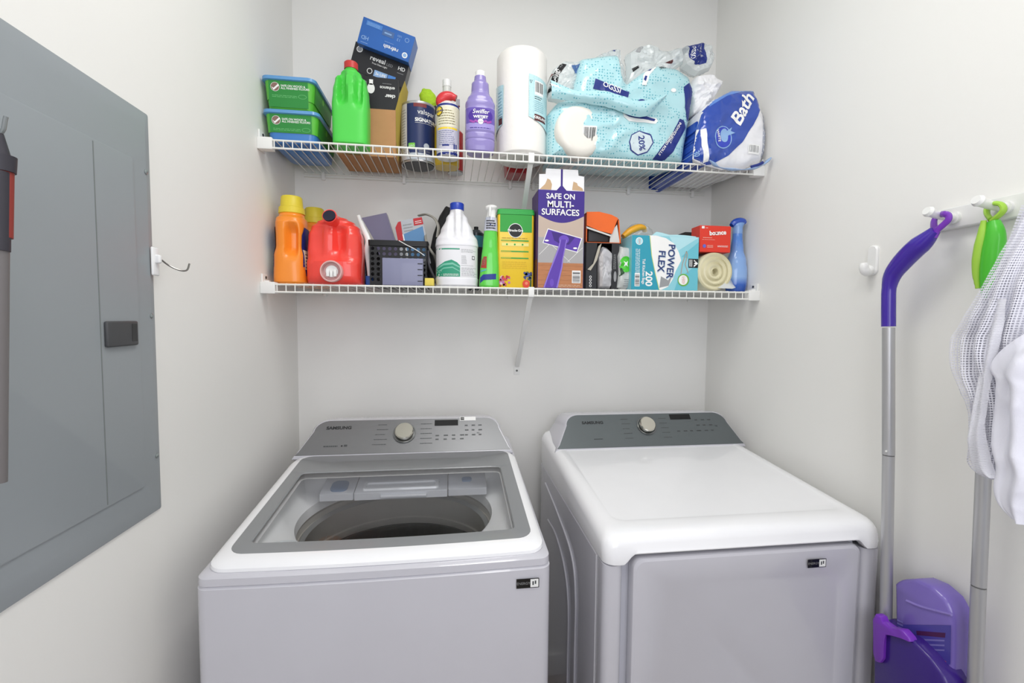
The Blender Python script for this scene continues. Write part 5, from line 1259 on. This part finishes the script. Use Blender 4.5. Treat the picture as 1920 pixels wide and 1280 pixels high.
# yellow item in clear film above the teal box
yg = aty(1192, 432, -.19)
yt = thing('yellow_glove', 'yellow rubbery item in clear film lying behind the teal box', 'glove', (yg.x, -.17, yg.z))
pts = cr([aty(1168, 443, -.19), aty(1180, 434, -.19), aty(1195, 427, -.19), aty(1205, 427, -.19), aty(1209, 433, -.18)], 5)
obj('glove', MB().tube(pts, [.006+.007*math.sin(PI*min(1, k/20+.1)) for k in range(len(pts))], 16, flat=1.6), mat('yellow_rubber', 'F2B02A', .4, coat=.2), yt, world=True)
o_ = xz([(1166, 452), (1168, 438), (1185, 420), (1206, 420), (1222, 432), (1226, 450)], -.17)
obj('clear_wrap', pack(o_, -.20, -.13, (yg.x, yg.z-.005), .006, 30, .03, 40, False, 50, 8), film('bag_film_thin', 'E8ECEA', .22, .15, .35), yt, world=True, sharp=20)
yp = thing('teal_pack', 'pack of blue-green cleaning cloths standing behind the teal box', 'package', (yg.x, -.15, G2))
obj('pack_body', MB().bbox(yg.x-.045, yg.x+.05, -.160, -.10, G2, yg.z-.018, .004), mat('teal_pack_film', '7FA3A0', .3, coat=.4, vary=.2, vscale=30), yp, world=True)

# --- teal kitchen bag box
Yt = -.285
x0_, x1_ = aty(1184, 490, Yt).x, aty(1309, 490, Yt).x; ht = aty(1215, 440, Yt).z-G2
tl = thing('trash_bag_box', 'teal and white box of kitchen trash bags', 'box', ((x0_+x1_)/2, Yt+.06, G2))
hw = (x1_-x0_)/2; hd = .06
tealm = mat('teal_carton', '2F9DB4', .45); teal_l = mat('teal_light_carton', '8FD0DC', .4)
obj('carton', MB().bbox(-hw, hw, -hd, hd, 0, ht*.985, .001, n=1), teal_l, tl)
d = Dec(lambda u, v, l: Vector((u, -hd-l, v))); L = lambda f: -hw+2*hw*f
d.rect(-hw, 0, hw, ht*.985, teal_l)
d.poly([(L(.55), ht*.98), (L(.68), ht*.72), (L(1), ht*.98)], mat('teal_pale', 'B5E2EA', .4), 1); d.poly([(L(.74), ht*.62), (L(1), ht*.9), (L(1), ht*.55)], mat('teal_mid', '6BC0D0', .4), 1); d.poly([(L(.70), ht*.2), (L(1), ht*.5), (L(1), 0), (L(.65), 0)], mat('teal_mid', '6BC0D0', .4), 1)
d.poly([(L(.24), ht*.99), (L(.36), ht*.99), (L(.5), ht*.95), (L(.62), ht*.86), (L(.70), ht*.70), (L(.74), ht*.55), (L(.66), ht*.35), (L(.62), ht*.2), (L(.55), ht*.06), (L(.45), ht*.0), (L(.40), 0)], white, 2)
d.poly([(L(.42), ht*.04), (L(.44), ht*.25), (L(.55), ht*.18), (L(.62), ht*.30), (L(.56), ht*.08)], grey, 3)
d.poly([(-hw, 0), (L(.425), 0), (L(.36), ht*.30), (L(.30), ht*.62), (L(.265), ht*.985), (-hw, ht*.985)], mat('print_pale_gold', 'C9D66A', .45), 3); d.poly([(-hw, 0), (L(.415), 0), (L(.35), ht*.30), (L(.29), ht*.62), (L(.255), ht*.985), (-hw, ht*.985)], tealm, 4)
d.disc(L(.105), ht*.88, .0125, white, 5); d.disc(L(.105), ht*.88, .0105, mat('teal_pale', 'B5E2EA', .4), 6); d.text('30M', L(.105), ht*.88, .007, mat('print_coral', 'D88A7A', .5), 7, rot=-90)
d.lines(L(.06), ht*.30, L(.13), ht*.74, white, 4, 5, vert=True, th=.3); d.bars(L(.05), ht*.06, L(.125), ht*.30, ink, white, 5, 10, False)
d.text('200', L(.255), ht*.20, .024, white, 6, rot=-90, bold=.04); d.text('Tall Kitchen Bags', L(.178), ht*.33, .0098, white, 6, rot=-90, bold=.02, xs=.9)
sil = mat('print_silver_blue', '9FB4CC', .4)
for dx, m_, ly, bo in ((.0015, sil, 5, .05), (0, mat('print_navy3', '22336E', .4), 6, .02)):
    d.text('POWER', L(.575)+dx, ht*.53-dx, .024, m_, ly, rot=-93, bold=bo); d.text('FLEX', L(.435)+dx, ht*.53-dx, .024, m_, ly, rot=-93, bold=bo)
d.disc(L(.78), ht*.19, .021, mat('print_leaf2', '6FB24A', .45), 5); d.disc(L(.775), ht*.19, .0165, white, 6); d.text('CLEAN', L(.79), ht*.19, .006, mat('print_coral', 'D88A7A', .5), 7, rot=-90); d.text('SCENT', L(.765), ht*.19, .006, mat('print_coral', 'D88A7A', .5), 7, rot=-90)
for pts in ([(.80, .66), (.76, .50), (.74, .30)], [(.83, .66), (.80, .48), (.85, .32)], [(.80, .66), (.815, .72), (.83, .66)]):
    for i in range(len(pts)-1):
        (a1, b1), (a2, b2) = pts[i], pts[i+1]; d.poly([(L(a1)-.0012, ht*b1), (L(a1)+.0012, ht*b1), (L(a2)+.0012, ht*b2), (L(a2)-.0012, ht*b2)], mat('print_rope', 'B9A08E', .5), 6)
d.rect(L(.85), ht*.42, L(.995), ht*.585, ink, 5); d.poly([(L(.93), ht*.57), (L(.995), ht*.50), (L(.93), ht*.43), (L(.93), ht*.47), (L(.96), ht*.48), (L(.93), ht*.50), (L(.96), ht*.53), (L(.93), ht*.54)], white, 6); d.lines(L(.862), ht*.44, L(.915), ht*.57, white, 3, 6, vert=True, th=.5)
d.done(tl)
obj('torn_top_flap', MB().loft([[Vector((x, y, z)) for x, z in ((L(.26), ht*.97), (L(.98), ht*.97), (L(.95), ht*1.0), (L(.8), ht*1.015), (L(.68), ht*1.02), (L(.55), ht*1.015), (L(.45), ht*1.045), (L(.36), ht*1.06), (L(.30), ht*1.0))] for y in (-hd+.0005, -hd+.002)], smooth=False), mat('teal_pale', 'B5E2EA', .4), tl)

# --- roll of bags, red dryer sheet box, dark box behind
c = aty(1340, 509, -.285)
zc = (c.z); rad = zc-G2
rb = thing('bag_roll', 'cream roll of trash bags under the red box', 'roll', (c.x, -.23, zc))
cream = mat('cream_bag_film', 'E6E0C0', .4, coat=.2, vary=.05, vscale=30)
rg = []
nn = 64
for y, r in ((.03, rad*.97), (-.048, rad), (-.056, rad*.97)): rg.append([Vector((r*math.cos(2*PI*k/nn), y, r*math.sin(2*PI*k/nn))) for k in range(nn)])
r = rad*.97; k_ = 0
while r > rad*.2:
    for dr_, y in ((-.0006, -.0545-.002*math.sin(k_)), (-.0022, -.0565-.002*math.sin(k_+1))):
        r += dr_; rg.append([Vector((r*(1+.012*math.sin(3*2*PI*k/nn+k_*.9))*math.cos(2*PI*k/nn), y, r*(1+.012*math.sin(3*2*PI*k/nn+k_*.9))*math.sin(2*PI*k/nn))) for k in range(nn)])
    k_ += 1
rg.append([Vector((rad*.16*math.cos(2*PI*k/nn), -.03, rad*.16*math.sin(2*PI*k/nn))) for k in range(nn)])
obj('roll', MB().loft(rg), cream, rb, sharp=60)
tail = solid(flapmesh([(1368, 520, -.25), (1373, 530, -.26), (1378, 538, -.27)], [(1345, 540, -.295), (1360, 541, -.295), (1372, 541, -.295)], 12, 6, .002, 3))
for v in tail.v: v.z = max(v.z, G2)
obj('loose_end', tail, mat('bag_end_white', 'D5D8D6', .25, coat=.5), rb, world=True)
x0_, x1_ = aty(1312, 450, -.282).x, aty(1370, 450, -.282).x; zb_ = G2+2*rad+.0005; zt2 = aty(1340, 423, -.282).z
rx = thing('dryer_sheet_box', 'small red box of dryer sheets on top of the cream roll', 'box', ((x0_+x1_)/2, -.254, zb_))
hw = (x1_-x0_)/2; hd = .028; hr = zt2-zb_
obj('carton', MB().bbox(-hw, hw, -hd, hd, 0, hr, .001, n=1), mat('red_carton', 'DF3A28', .4), rx)
d = Dec(lambda u, v, l: Vector((u, -hd-l, v)))
d.text('bounce', .008, hr*.73, .0150, mat('print_peach', 'F6C8B8', .5), 1, bold=.07, rot=5); d.text('bounce', .008, hr*.73, .0150, white, 2, bold=.035, rot=5); d.disc(.003, hr*.72, .004, mat('print_dark_red', '7A2A2E', .5), 3, ry=.0025)
d.rr(-hw*.90, hr*.88, -hw*.72, hr*.97, .001, white, 1); d.lines(-hw*.65, hr*.90, -hw*.5, hr*.94, white, 1, 2); d.lines(-hw*.8, hr*.53, -hw*.2, hr*.58, mat('print_peach', 'F6C8B8', .5), 1, 1); d.lines(-hw*.85, hr*.46, hw*.0, hr*.49, mat('print_peach', 'F6C8B8', .5), 1, 1)
d.disc(-hw*.70, hr*.22, .0062, mat('print_periwinkle', '6A6AC8', .5), 1); d.lines(-hw*.52, hr*.17, -hw*.12, hr*.28, mat('print_peach', 'F6C8B8', .5), 3, 1); d.lines(hw*.15, hr*.2, hw*.85, hr*.28, white, 2, 1)
d.done(rx)
x0_, x1_ = aty(1272, 440, -.13).x, aty(1304, 440, -.13).x; zt2 = aty(1290, 437, -.13).z
dk = thing('dark_box', 'dark brown box standing behind the teal box', 'box', ((x0_+x1_)/2+.02, -.11, G2))
obj('carton', MB().bbox(-(x1_-x0_)/2-.005, (x1_-x0_)/2+.015, -.04, .04, 0, zt2-G2, .001, n=1), mat('dark_brown_carton', '2E2826', .6), dk)

# --- blue air freshener spray
xb = Vector((1.5685, -.232, 0)); h_ = aty(1384, 409, -.235).z-G2
bs = thing('blue_spray', 'translucent blue vase-shaped spray bottle at the right end of the lower shelf', 'spray bottle', (xb.x, -.235, G2))
bm2 = mat('blue_gradient_plastic', '6E9EDC', .2, coat=.6); nt = bm2.node_tree
tc = [n for n in nt.nodes if n.type == 'TEX_COORD'][0]; sp_ = nt.nodes.new('ShaderNodeSeparateXYZ'); rp = nt.nodes.new('ShaderNodeValToRGB')
nt.links.new(tc.outputs['Object'], sp_.inputs[0]); mr = nt.nodes.new('ShaderNodeMath'); mr.operation = 'DIVIDE'; mr.inputs[1].default_value = h_
nt.links.new(sp_.outputs['Z'], mr.inputs[0]); nt.links.new(mr.outputs[0], rp.inputs[0])
el = rp.color_ramp.elements; el[0].position = .0; el[0].color = hexc('1E4CA8'); el[1].position = 1; el[1].color = hexc('5A8ED8')
for p_, c_ in ((.10, '2F62C0'), (.2, '8FB4E6'), (.45, '86ADE4'), (.7, '5488D6')): e_ = el.new(p_); e_.color = hexc(c_)
nt.links.new(rp.outputs[0], nt.nodes['Principled BSDF'].inputs['Base Color'])
bt = Bottle([(0, .030, .026, 2.2), (.003, .033, .028, 2.2), (.03, .037, .031, 2.1), (.07, .038, .031, 2), (.11, .033, .028, 2), (.15, .022, .020, 2), (h_-.062, .017, .016, 2), (h_-.055, .017, .016, 2)], sub=6, N=48)
obj('body', bt.mesh(), bm2, bs)
obj('collar', MB().loft([sell(r, r, z, 2, 32) for z, r in ((h_-.056, .0165), (h_-.05, .0172), (h_-.034, .0165), (h_-.028, .018))]), mat('pale_blue_collar', '7FA6DC', .25, coat=.5), bs)
hd_ = cr([(-.024, 0, h_-.026), (-.012, 0, h_-.016), (.004, 0, h_-.012), (.018, 0, h_-.012), (.026, 0, h_-.017)], 5)
sh = obj('spray_head', MB().tube(hd_, [.004+.010*math.sin(PI*min(.85, .12+k/len(hd_)*.8)) for k in range(len(hd_))], 20, flat=1.2), mat('royal_blue_plastic', '2450B8', .2, coat=.6), bs)
obj('head_skirt', MB().loft([sell(rx_, ry_, z, 2, 32, cx=c_) for z, rx_, ry_, c_ in ((h_-.036, .0165, .0155, 0), (h_-.024, .020, .016, .001), (h_-.014, .025, .015, .004))]), mat('pale_blue_collar', '7FA6DC', .25, coat=.5), sh)
cap_o = thing('clear_wrapper', 'crumpled clear wrapper lying between the cream roll and the blue spray', 'wrapper', (aty(1366, 530, -.18).x, -.16, G2))
o_ = xz([(1352, 541), (1356, 520), (1364, 500), (1374, 508), (1380, 525), (1382, 541)], -.15); o_ = [(x, max(z, G2+.001)) for x, z in o_]
obj('wrapper', pack(o_, -.155, -.08, (aty(1367, 525, -.15).x, G2+.02), .006, 30, .02, 50, False, 50, 8), film('bag_film', 'E2E2E6', .6, .15, .35), cap_o, world=True, sharp=20)
# ------------------------------------------------------------------ right wall: peg rail, mops, laundry bag, hook
rail_w = mat('rail_white', 'EDEDEA', .35, coat=.2)
pr2 = thing('peg_rail', 'white peg rail on the right wall', 'rail', (W, -1.15, 1.676))
obj('board', MB().bbox(W-.016, W, -1.50, -.878, 1.655, 1.699, .003), rail_w, pr2, world=True)
def peg(y):
    x = W-.016; mb = MB().tube([(x, y, 1.676), (x-.035, y, 1.679), (x-.055, y, 1.683), (x-.062, y, 1.686)], [.0085, .0078, .0078, .0105], 20); mb.cyl((x-.062, y, 1.686), (x-.068, y, 1.688), .0108, 20, r1=.008)
    obj('peg', mb, rail_w, pr2, world=True); obj('peg_base', MB().cyl((x+.001, y, 1.676), (x-.006, y, 1.676), .0125, 20), rail_w, pr2, world=True)
for y in (-.918, -1.005, -1.09, -1.2): peg(y)
ah = thing('adhesive_hook', 'small white adhesive hook on the right wall left of the purple mop', 'hook', (W, -.728, 1.613))
obj('hook_back', MB().loft([[Vector((x, p.x, p.y)) for p in rrect(-.742+g, -.714-g, 1.576+g, 1.650-g, .0135, 0, 8)] for x, g in ((W, 0), (W-.004, 0), (W-.007, .003))]), white_pl, ah, world=True)
obj('hook_lip', MB().tube(cr([(W-.006, -.728, 1.592), (W-.016, -.728, 1.584), (W-.026, -.728, 1.590), (W-.029, -.728, 1.606)], 5), [.0115]*10+[.0105]*3+[.010, .009, .007], 14, flat=.9), white_pl, ah, world=True)

# purple mop hanging on the first peg
pm_d = mat('deep_purple_plastic', '3F22A0', .25, coat=.5); pm_l = mat('violet_plastic', '7A35B8', .35, coat=.2); alu = mat('brushed_aluminium', 'C0C0C2', .38, metal=.7)
XM = 1.545
mp = thing('purple_mop', 'spray mop with purple handle and silver pole, hanging from the first peg', 'mop', (XM, -.84, .05))
A = lambda x, y, X=XM: atx(x, y, X)
pts = [A(1666, 612), A(1666, 570), A(1667, 540), A(1674, 515), A(1690, 493), A(1712, 470), A(1735, 450), A(1753, 432)]
cur = cr(pts, 5); n_ = len(cur)
rad_ = lambda k: .0135 if k < 10 else .0135+.0065*math.sin(PI*(k-10)/(n_-10)*.9)-.007*max(0, (k-(n_-8))/8)
obj('handle', MB().tube(cur, [rad_(k) for k in range(n_)], 24), pm_d, mp, world=True)
g1 = [A(1657, 535), A(1660, 520), A(1667, 508)]
obj('grip_button', MB().tube(cr([p+Vector((-.004, -.004, 0)) for p in g1], 4), [.003, .0045, .005, .0055, .0055, .005, .0045, .004, .003], 10), pm_l, mp, world=True)
# loop
lp = [A(1751, 445), A(1757, 432), A(1769, 421), A(1778, 412), A(1778, 404), A(1770, 401), A(1760, 404, XM+.02), A(1752, 412, XM+.02), A(1751, 424, XM+.01), A(1755, 434)]
obj('hanging_loop', MB().tube(cr(lp, 5), .0042, 10, flat=1.5), pm_l, mp, world=True)
p0 = A(1666, 614); p1 = A(1666, 852); p2 = A(1661, 1172)
def pole(a, b, r, par, m=alu): return obj('pole_section', MB().cyl(a, b, r, 28), m, par, world=True)
up_ = pole(p0, p1, .0118, mp); lo = pole(p1+(p2-p1)*.006, p2, .0114, mp)
obj('joint_ring', MB().cyl(p1-(p1-p0)*.004, p1+(p2-p1)*.007, .0110, 24), mat('joint_grey', '6A6A6A', .5), mp, world=True)  # grey ring between the two pole sections
obj('joint_pin', MB().cyl(p1+Vector((-.010, -.004, .010)), p1+Vector((-.0135, -.006, .010)), .002, 8), white_pl, mp, world=True)
# lower housing
yc = p2.y; zc_ = p2.z
hx = p2.x
def slab(pts, x0, x1, name, m, par): return obj(name, MB().loft([[Vector((x, y, z)) for y, z in pts] for x in (x0, x1)], smooth=False), m, par, world=True)
def yz(x, y, X): q = atx(x, y, X); return (q.y, q.z)
XH = hx-.03
def slab2(px_, X0, X1, name, m, bev=.006):
    pts = [yz(x, y, X0) for x, y in px_]; cy = sum(p[0] for p in pts)/len(pts); cz = sum(p[1] for p in pts)/len(pts)
    pts = resample(pts, 80)
    def rg(X, g):
        out = []
        for y, z in pts:
            d_ = math.hypot(y-cy, z-cz); k = max(0, 1-g/max(d_, 1e-6)); out.append(Vector((X, cy+(y-cy)*k, cz+(z-cz)*k)))
        return out
    return obj(name, MB().loft([rg(X0+.0, bev), rg(X0+bev*.4, bev*.35), rg(X0+bev, 0), rg(X1, 0)]), m, mp, world=True, sharp=50)
slab2([(1636, 1165), (1637, 1280), (1640, 1420), (1800, 1480), (1790, 1330), (1770, 1270), (1742, 1232), (1706, 1196), (1665, 1178), (1645, 1160)], XH, XH+.05, 'mop_housing', mat('indigo_plastic', '351A78', .3, coat=.3))
slab2([(1635, 1160), (1641, 1150), (1650, 1156), (1654, 1166), (1668, 1176), (1690, 1180), (1704, 1196), (1706, 1203), (1690, 1196), (1658, 1186), (1656, 1235), (1650, 1243), (1640, 1240), (1636, 1225)], XH-.006, XH+.012, 'housing_trim', pm_l, .003)
# mop head on the floor, hidden below the frame
obj('mop_head', MB().bbox(hx-.06, hx+.04, yc-.09, yc+.03, .012, .045, .01), pm_d, mp, world=True); obj('mop_pad', MB().bbox(hx-.06, hx+.04, yc-.09, yc+.03, 0, .012, .004), mat('pad_white', 'DDDDE0', .9), mp, world=True)
zlow = min(v[2] for v in [(0, 0, yz(1640, 1420, XH)[1])])
obj('neck', MB().cyl((hx-.005, yc, .045), (hx-.002, yc, zlow+.05), .02, 20), mat('indigo_plastic', '351A78', .3, coat=.3), mp, world=True)
# the refill bottle on the mop's wall side
XB = hx+.0
slab2([(1677, 1200), (1676, 1092), (1690, 1086), (1716, 1085), (1745, 1098), (1771, 1122), (1783, 1146), (1786, 1160), (1787, 1165), (1786, 1260), (1784, 1340), (1680, 1340)], XB, XB+.045, 'solution_bottle', mat('lilac_bottle_clear', '7A68B8', .22, coat=.5), .008)
sbot = [o for o in mp.children if o.name.startswith('solution_bottle')][0]
slp = Dec(lambda u, v, l: Vector((XB-l, u, v))-Vector((XM, -.84, .05)), lift=.0012)
Yz = lambda x, y: yz(x, y, XB)
slp.poly([Yz(*p) for p in [(1682, 1170), (1784, 1172), (1783, 1245), (1740, 1245), (1700, 1200)][::-1]], mat('label_deep_lilac', '4A429A', .35, coat=.3), 0)
slp.poly([Yz(*p) for p in [(1719, 1182), (1774, 1186), (1773, 1195), (1720, 1190)]], mat('print_plum_dark', '4A1A4C', .5), 1)
for k in range(3): slp.poly([Yz(*p) for p in [(1722, 1197+9*k), (1772, 1199+9*k), (1772, 1202+9*k), (1722, 1200+9*k)]], mat('print_lav', '7C74B8', .5), 1)
slp.poly([Yz(*p) for p in [(1760, 1238), (1768, 1234), (1776, 1240), (1770, 1246)]], mat('print_pinkish', 'A8567A', .5), 2)
for k in range(3): slp.poly([Yz(*p) for p in [(1683, 1160+6*k), (1694, 1165+6*k), (1694, 1168+6*k), (1683, 1163+6*k)]], mat('print_lav', '7C74B8', .5), 1)
o_l = slp.done(mp); o_l.parent = sbot
ridge = cr([atx(1700, 1126, XB), atx(1730, 1138, XB), atx(1784, 1152, XB)], 5)
obj('shoulder_ridge', MB().tube(ridge, .003, 8), mat('lilac_ridge', '8C7CC4', .22, coat=.5), sbot, world=True)

# green mop behind the laundry bag
XG = 1.556
gm = thing('green_mop', 'mop with lime green handle, half hidden by the white laundry bag', 'mop', (XG, -.99, .05))
gcol = mat('grass_green_plastic', '4CC030', .35, coat=.2); glc = mat('lime_green_rubber', 'A4D24A', .4)
B = lambda x, y, X=XG: atx(x, y, X)
cur = cr([B(1863, 415), B(1866, 440), B(1862, 475), B(1858, 520), B(1858, 560)], 6)
obj('handle', MB().tube(cur, [.006+.0105*math.sin(PI*min(.9, .1+k/len(cur)*.75)) for k in range(len(cur))], 20), gcol, gm, world=True)
obj('grip_strip', MB().tube(cr([p+Vector((-.008, .008, 0)) for p in (B(1861, 412), B(1858, 440), B(1852, 475), B(1848, 510), B(1850, 540))], 6), [.004, .0045, .005, .006, .0065, .007, .0075, .008, .0085, .009, .009, .009, .009, .009, .009, .0085, .008, .0075, .007, .0065, .006, .005, .005, .004, .004][:25], 12), glc, gm, world=True)
lp = [B(1860, 414), B(1869, 407), B(1878, 399), B(1882, 391), B(1877, 383), B(1866, 381), B(1858, 384, XG+.02), B(1851, 392, XG+.02), B(1851, 402, XG+.01), B(1858, 412)]
obj('hanging_loop', MB().tube(cr(lp, 5), .0042, 10, flat=1.5), glc, gm, world=True)
q0 = B(1858, 560); q1 = B(1835, 1097); q2 = B(1823, 1400); dv = (q2-q1).normalized()
obj('pole_section', MB().cyl(q0, q1, .0112, 28), alu, gm, world=True)
end = q1+dv*((q1.z-.05)/-dv.z)
obj('pole_section', MB().cyl(q1+dv*.003, end, .0112, 28), alu, gm, world=True)
obj('joint_ring', MB().cyl(q1-dv*.002, q1+dv*.004, .0105, 24), mat('joint_grey', '6A6A6A', .5), gm, world=True)  # same grey ring at this pole's joint
obj('joint_pin', MB().cyl(B(1826, 1066)+Vector((.004, 0, 0)), B(1822, 1066), .0022, 8), white_pl, gm, world=True)
obj('mop_head', MB().bbox(end.x-.07, end.x+.035, min(end.y-.03, -1.20), end.y+.015, 0, .05, .012), mat('green_head', '3F9A34', .5), gm, world=True)

# mesh laundry bag
def netmat(name, base, sc=1, hole=.5):
    if name in _M: return _M[name]
    m = mat(name, base, .75, bump=.2, bscale=700); nt = m.node_tree; out = [n for n in nt.nodes if n.type == 'OUTPUT_MATERIAL'][0]; b = nt.nodes['Principled BSDF']
    uv = nt.nodes.new('ShaderNodeUVMap'); sep = nt.nodes.new('ShaderNodeSeparateXYZ'); nt.links.new(uv.outputs[0], sep.inputs[0])
    def wv(sock, k, off):
        a_ = nt.nodes.new('ShaderNodeMath'); a_.operation = 'MULTIPLY'; a_.inputs[1].default_value = k; nt.links.new(sock, a_.inputs[0])
        s_ = nt.nodes.new('ShaderNodeMath'); s_.operation = 'SINE'; nt.links.new(a_.outputs[0], s_.inputs[0]); return s_.outputs[0]
    p_ = nt.nodes.new('ShaderNodeMath'); p_.operation = 'MULTIPLY'
    nt.links.new(wv(sep.outputs[0], 2*PI/.0085*sc, 0), p_.inputs[0]); nt.links.new(wv(sep.outputs[1], 2*PI/.0100*sc, 0), p_.inputs[1])
    ab = nt.nodes.new('ShaderNodeMath'); ab.operation = 'ABSOLUTE'; nt.links.new(p_.outputs[0], ab.inputs[0])
    gt = nt.nodes.new('ShaderNodeMath'); gt.operation = 'GREATER_THAN'; gt.inputs[1].default_value = hole; nt.links.new(ab.outputs[0], gt.inputs[0])
    tr = nt.nodes.new('ShaderNodeBsdfTransparent'); mx = nt.nodes.new('ShaderNodeMixShader')
    nt.links.new(gt.outputs[0], mx.inputs[0]); nt.links.new(b.outputs[0], mx.inputs[1]); nt.links.new(tr.outputs[0], mx.inputs[2]); nt.links.new(mx.outputs[0], out.inputs[0])
    return m
def drape(name, L_, R_, X, par, m, nu=90, nv=120, fold=.012, nf=5, seed=0, bulge=.03, cupv=True):
    """hanging cloth between a left and a right silhouette (pixel polylines), with vertical folds"""
    A1 = resample_open([atx(x, y, X) for x, y in L_], nv+1); B1 = resample_open([atx(x, y, X) for x, y in R_], nv+1)
    pts = []
    for j in range(nv+1):
        v = j/nv
        for i in range(nu+1):
            u = i/nu; p = A1[j].lerp(B1[j], u)
            ph = nf*u*PI*2+seed+1.2*math.sin(v*4+seed); amp = fold*(.35+.65*sm(0, .5, v))
            x = -amp*(math.sin(ph)*.6+.5*abs(math.sin(ph*.5+v*2)))-bulge*math.sin(PI*min(1, u))*sm(0, .3, v)
            x += -.012*ridged(Vector((p.y*9, p.z*5, seed)), seed)
            pts.append(p+Vector((x, 0, 0)))
    mb = MB(); fs = [(j*(nu+1)+i, j*(nu+1)+i+1, (j+1)*(nu+1)+i+1, (j+1)*(nu+1)+i) for j in range(nv) for i in range(nu)]
    mb.add(pts, fs, 0, True)
    o = obj(name, mb, m, par, world=True, sharp=180)
    me = o.data; uvl = me.uv_layers.new(name='UVMap')

    for lp_ in me.loops:
        c = me.vertices[lp_.vertex_index].co; i_ = lp_.vertex_index % (nu+1); j_ = lp_.vertex_index // (nu+1); uvl.data[lp_.index].uv = (i_/nu*.20, j_/nv*.55)
    return o
def resample_open(P, n):
    L = [0]
    P = cr(P, 6)
    for i in range(len(P)-1): L.append(L[-1]+(P[i+1]-P[i]).length)
    out = []; j = 0
    for k in range(n):
        s_ = L[-1]*k/(n-1)
        while j < len(L)-2 and L[j+1] < s_: j += 1
        out.append(P[j].lerp(P[j+1], min(1, (s_-L[j])/(L[j+1]-L[j]))))
    return out
lb = thing('mesh_laundry_bag', 'white mesh laundry bag hanging over the green mop at the right edge', 'laundry bag', (1.5, -1.02, 1.4))
net = netmat('white_net', 'ECECF5', 1, .5); netd = netmat('white_net_back', 'DDDDE8', 1, .6)
drape('net_panel', [(1925, 385), (1895, 450), (1850, 545), (1815, 610), (1799, 640), (1802, 700), (1826, 760), (1829, 820), (1826, 865), (1850, 890), (1885, 900)], [(1990, 395), (1990, 450), (1985, 545), (1975, 610), (1970, 640), (1965, 700), (1960, 760), (1950, 820), (1945, 850), (1930, 868), (1912, 890)], 1.505, lb, net, nf=4, seed=1)
drape('net_lining', [(1930, 395), (1902, 455), (1862, 550), (1830, 615), (1818, 640), (1820, 700), (1832, 755), (1836, 820), (1838, 860), (1855, 880), (1882, 890)], [(1990, 395), (1990, 450), (1985, 545), (1975, 610), (1970, 640), (1965, 700), (1960, 760), (1950, 820), (1945, 850), (1930, 860), (1912, 875)], 1.525, lb, mat('white_lining', 'E8E8F2', .8, bump=.3, bscale=500), nf=5, seed=4)
drape('net_edge_fold', [(1860, 560), (1852, 620), (1846, 680), (1838, 740), (1830, 800), (1829, 850), (1840, 880), (1862, 893)], [(1895, 560), (1885, 620), (1872, 680), (1866, 740), (1862, 800), (1866, 850), (1876, 885), (1884, 896)], 1.47, lb, netmat('white_net_fold', 'EAEAF2', 1.0, .7), nu=24, nf=1.2, fold=.006, seed=2, bulge=.012)
wc = thing('white_garment', 'bunched white fabric hanging in the laundry bag at the right edge', 'cloth', (1.5, -1.08, 1.2))
clm = mat('white_cloth', 'E9E9F4', .8, bump=.3, bscale=600)
drape('fabric', [(1975, 600), (1925, 632), (1888, 660), (1872, 690), (1884, 716), (1879, 770), (1876, 830), (1885, 870), (1880, 910), (1892, 940), (1920, 966)], [(2060, 600), (2060, 640), (2060, 700), (2050, 760), (2050, 820), (2040, 880), (2040, 920), (2030, 950), (2010, 975), (1990, 990)], 1.475, wc, clm, nf=2.3, fold=.012, seed=7, bulge=.035)

# ------------------------------------------------------------------ red and black handled pole at the left edge
XL = .085
lpole = thing('handled_pole', 'slim pole with red and black grip in front of the breaker panel', 'pole', (XL, -1.2, 1.4))
C_p = lambda x, y: atx(x, y, XL)
obj('shaft', MB().cyl(C_p(-2, 470), C_p(-6, 905), .008, 18), mat('grey_shaft', '6E6A6A', .4), lpole, world=True)
obj('grip', MB().cyl(C_p(3, 320), C_p(1, 445), .0095, 20), mat('red_grip', '8E352E', .5), lpole, world=True)
obj('grip_cap', MB().cyl(C_p(1, 292), C_p(2, 322), .0125, 20, r1=.0115).cyl(C_p(-3, 250), C_p(1, 293), .004, 12, r1=.008), mat('dark_grip', '34323A', .5), lpole, world=True)
obj('black_stripe', MB().cyl(C_p(-3, 322), C_p(-4, 470), .0095, 16), mat('dark_grip', '34323A', .5), lpole, world=True)
obj('thumb_clip', MB().tube([C_p(0, 420), C_p(8, 430), C_p(20, 437)], [.006, .004, .002], 10), mat('dark_grip', '34323A', .5), lpole, world=True)
hkp = C_p(-3, 250)
pk_ = thing('panel_hook', 'small hook carrying the pole on the breaker panel', 'hook', (.012, hkp.y, hkp.z+.02))
obj('hook', MB().tube(cr([Vector((.0115, hkp.y, hkp.z+.03)), Vector((.05, hkp.y, hkp.z+.012)), Vector((XL, hkp.y, hkp.z+.0)), Vector((XL+.008, hkp.y, hkp.z+.018))], 5), .002, 8), mat('hook_grey', '7E8383', .4), pk_, world=True)
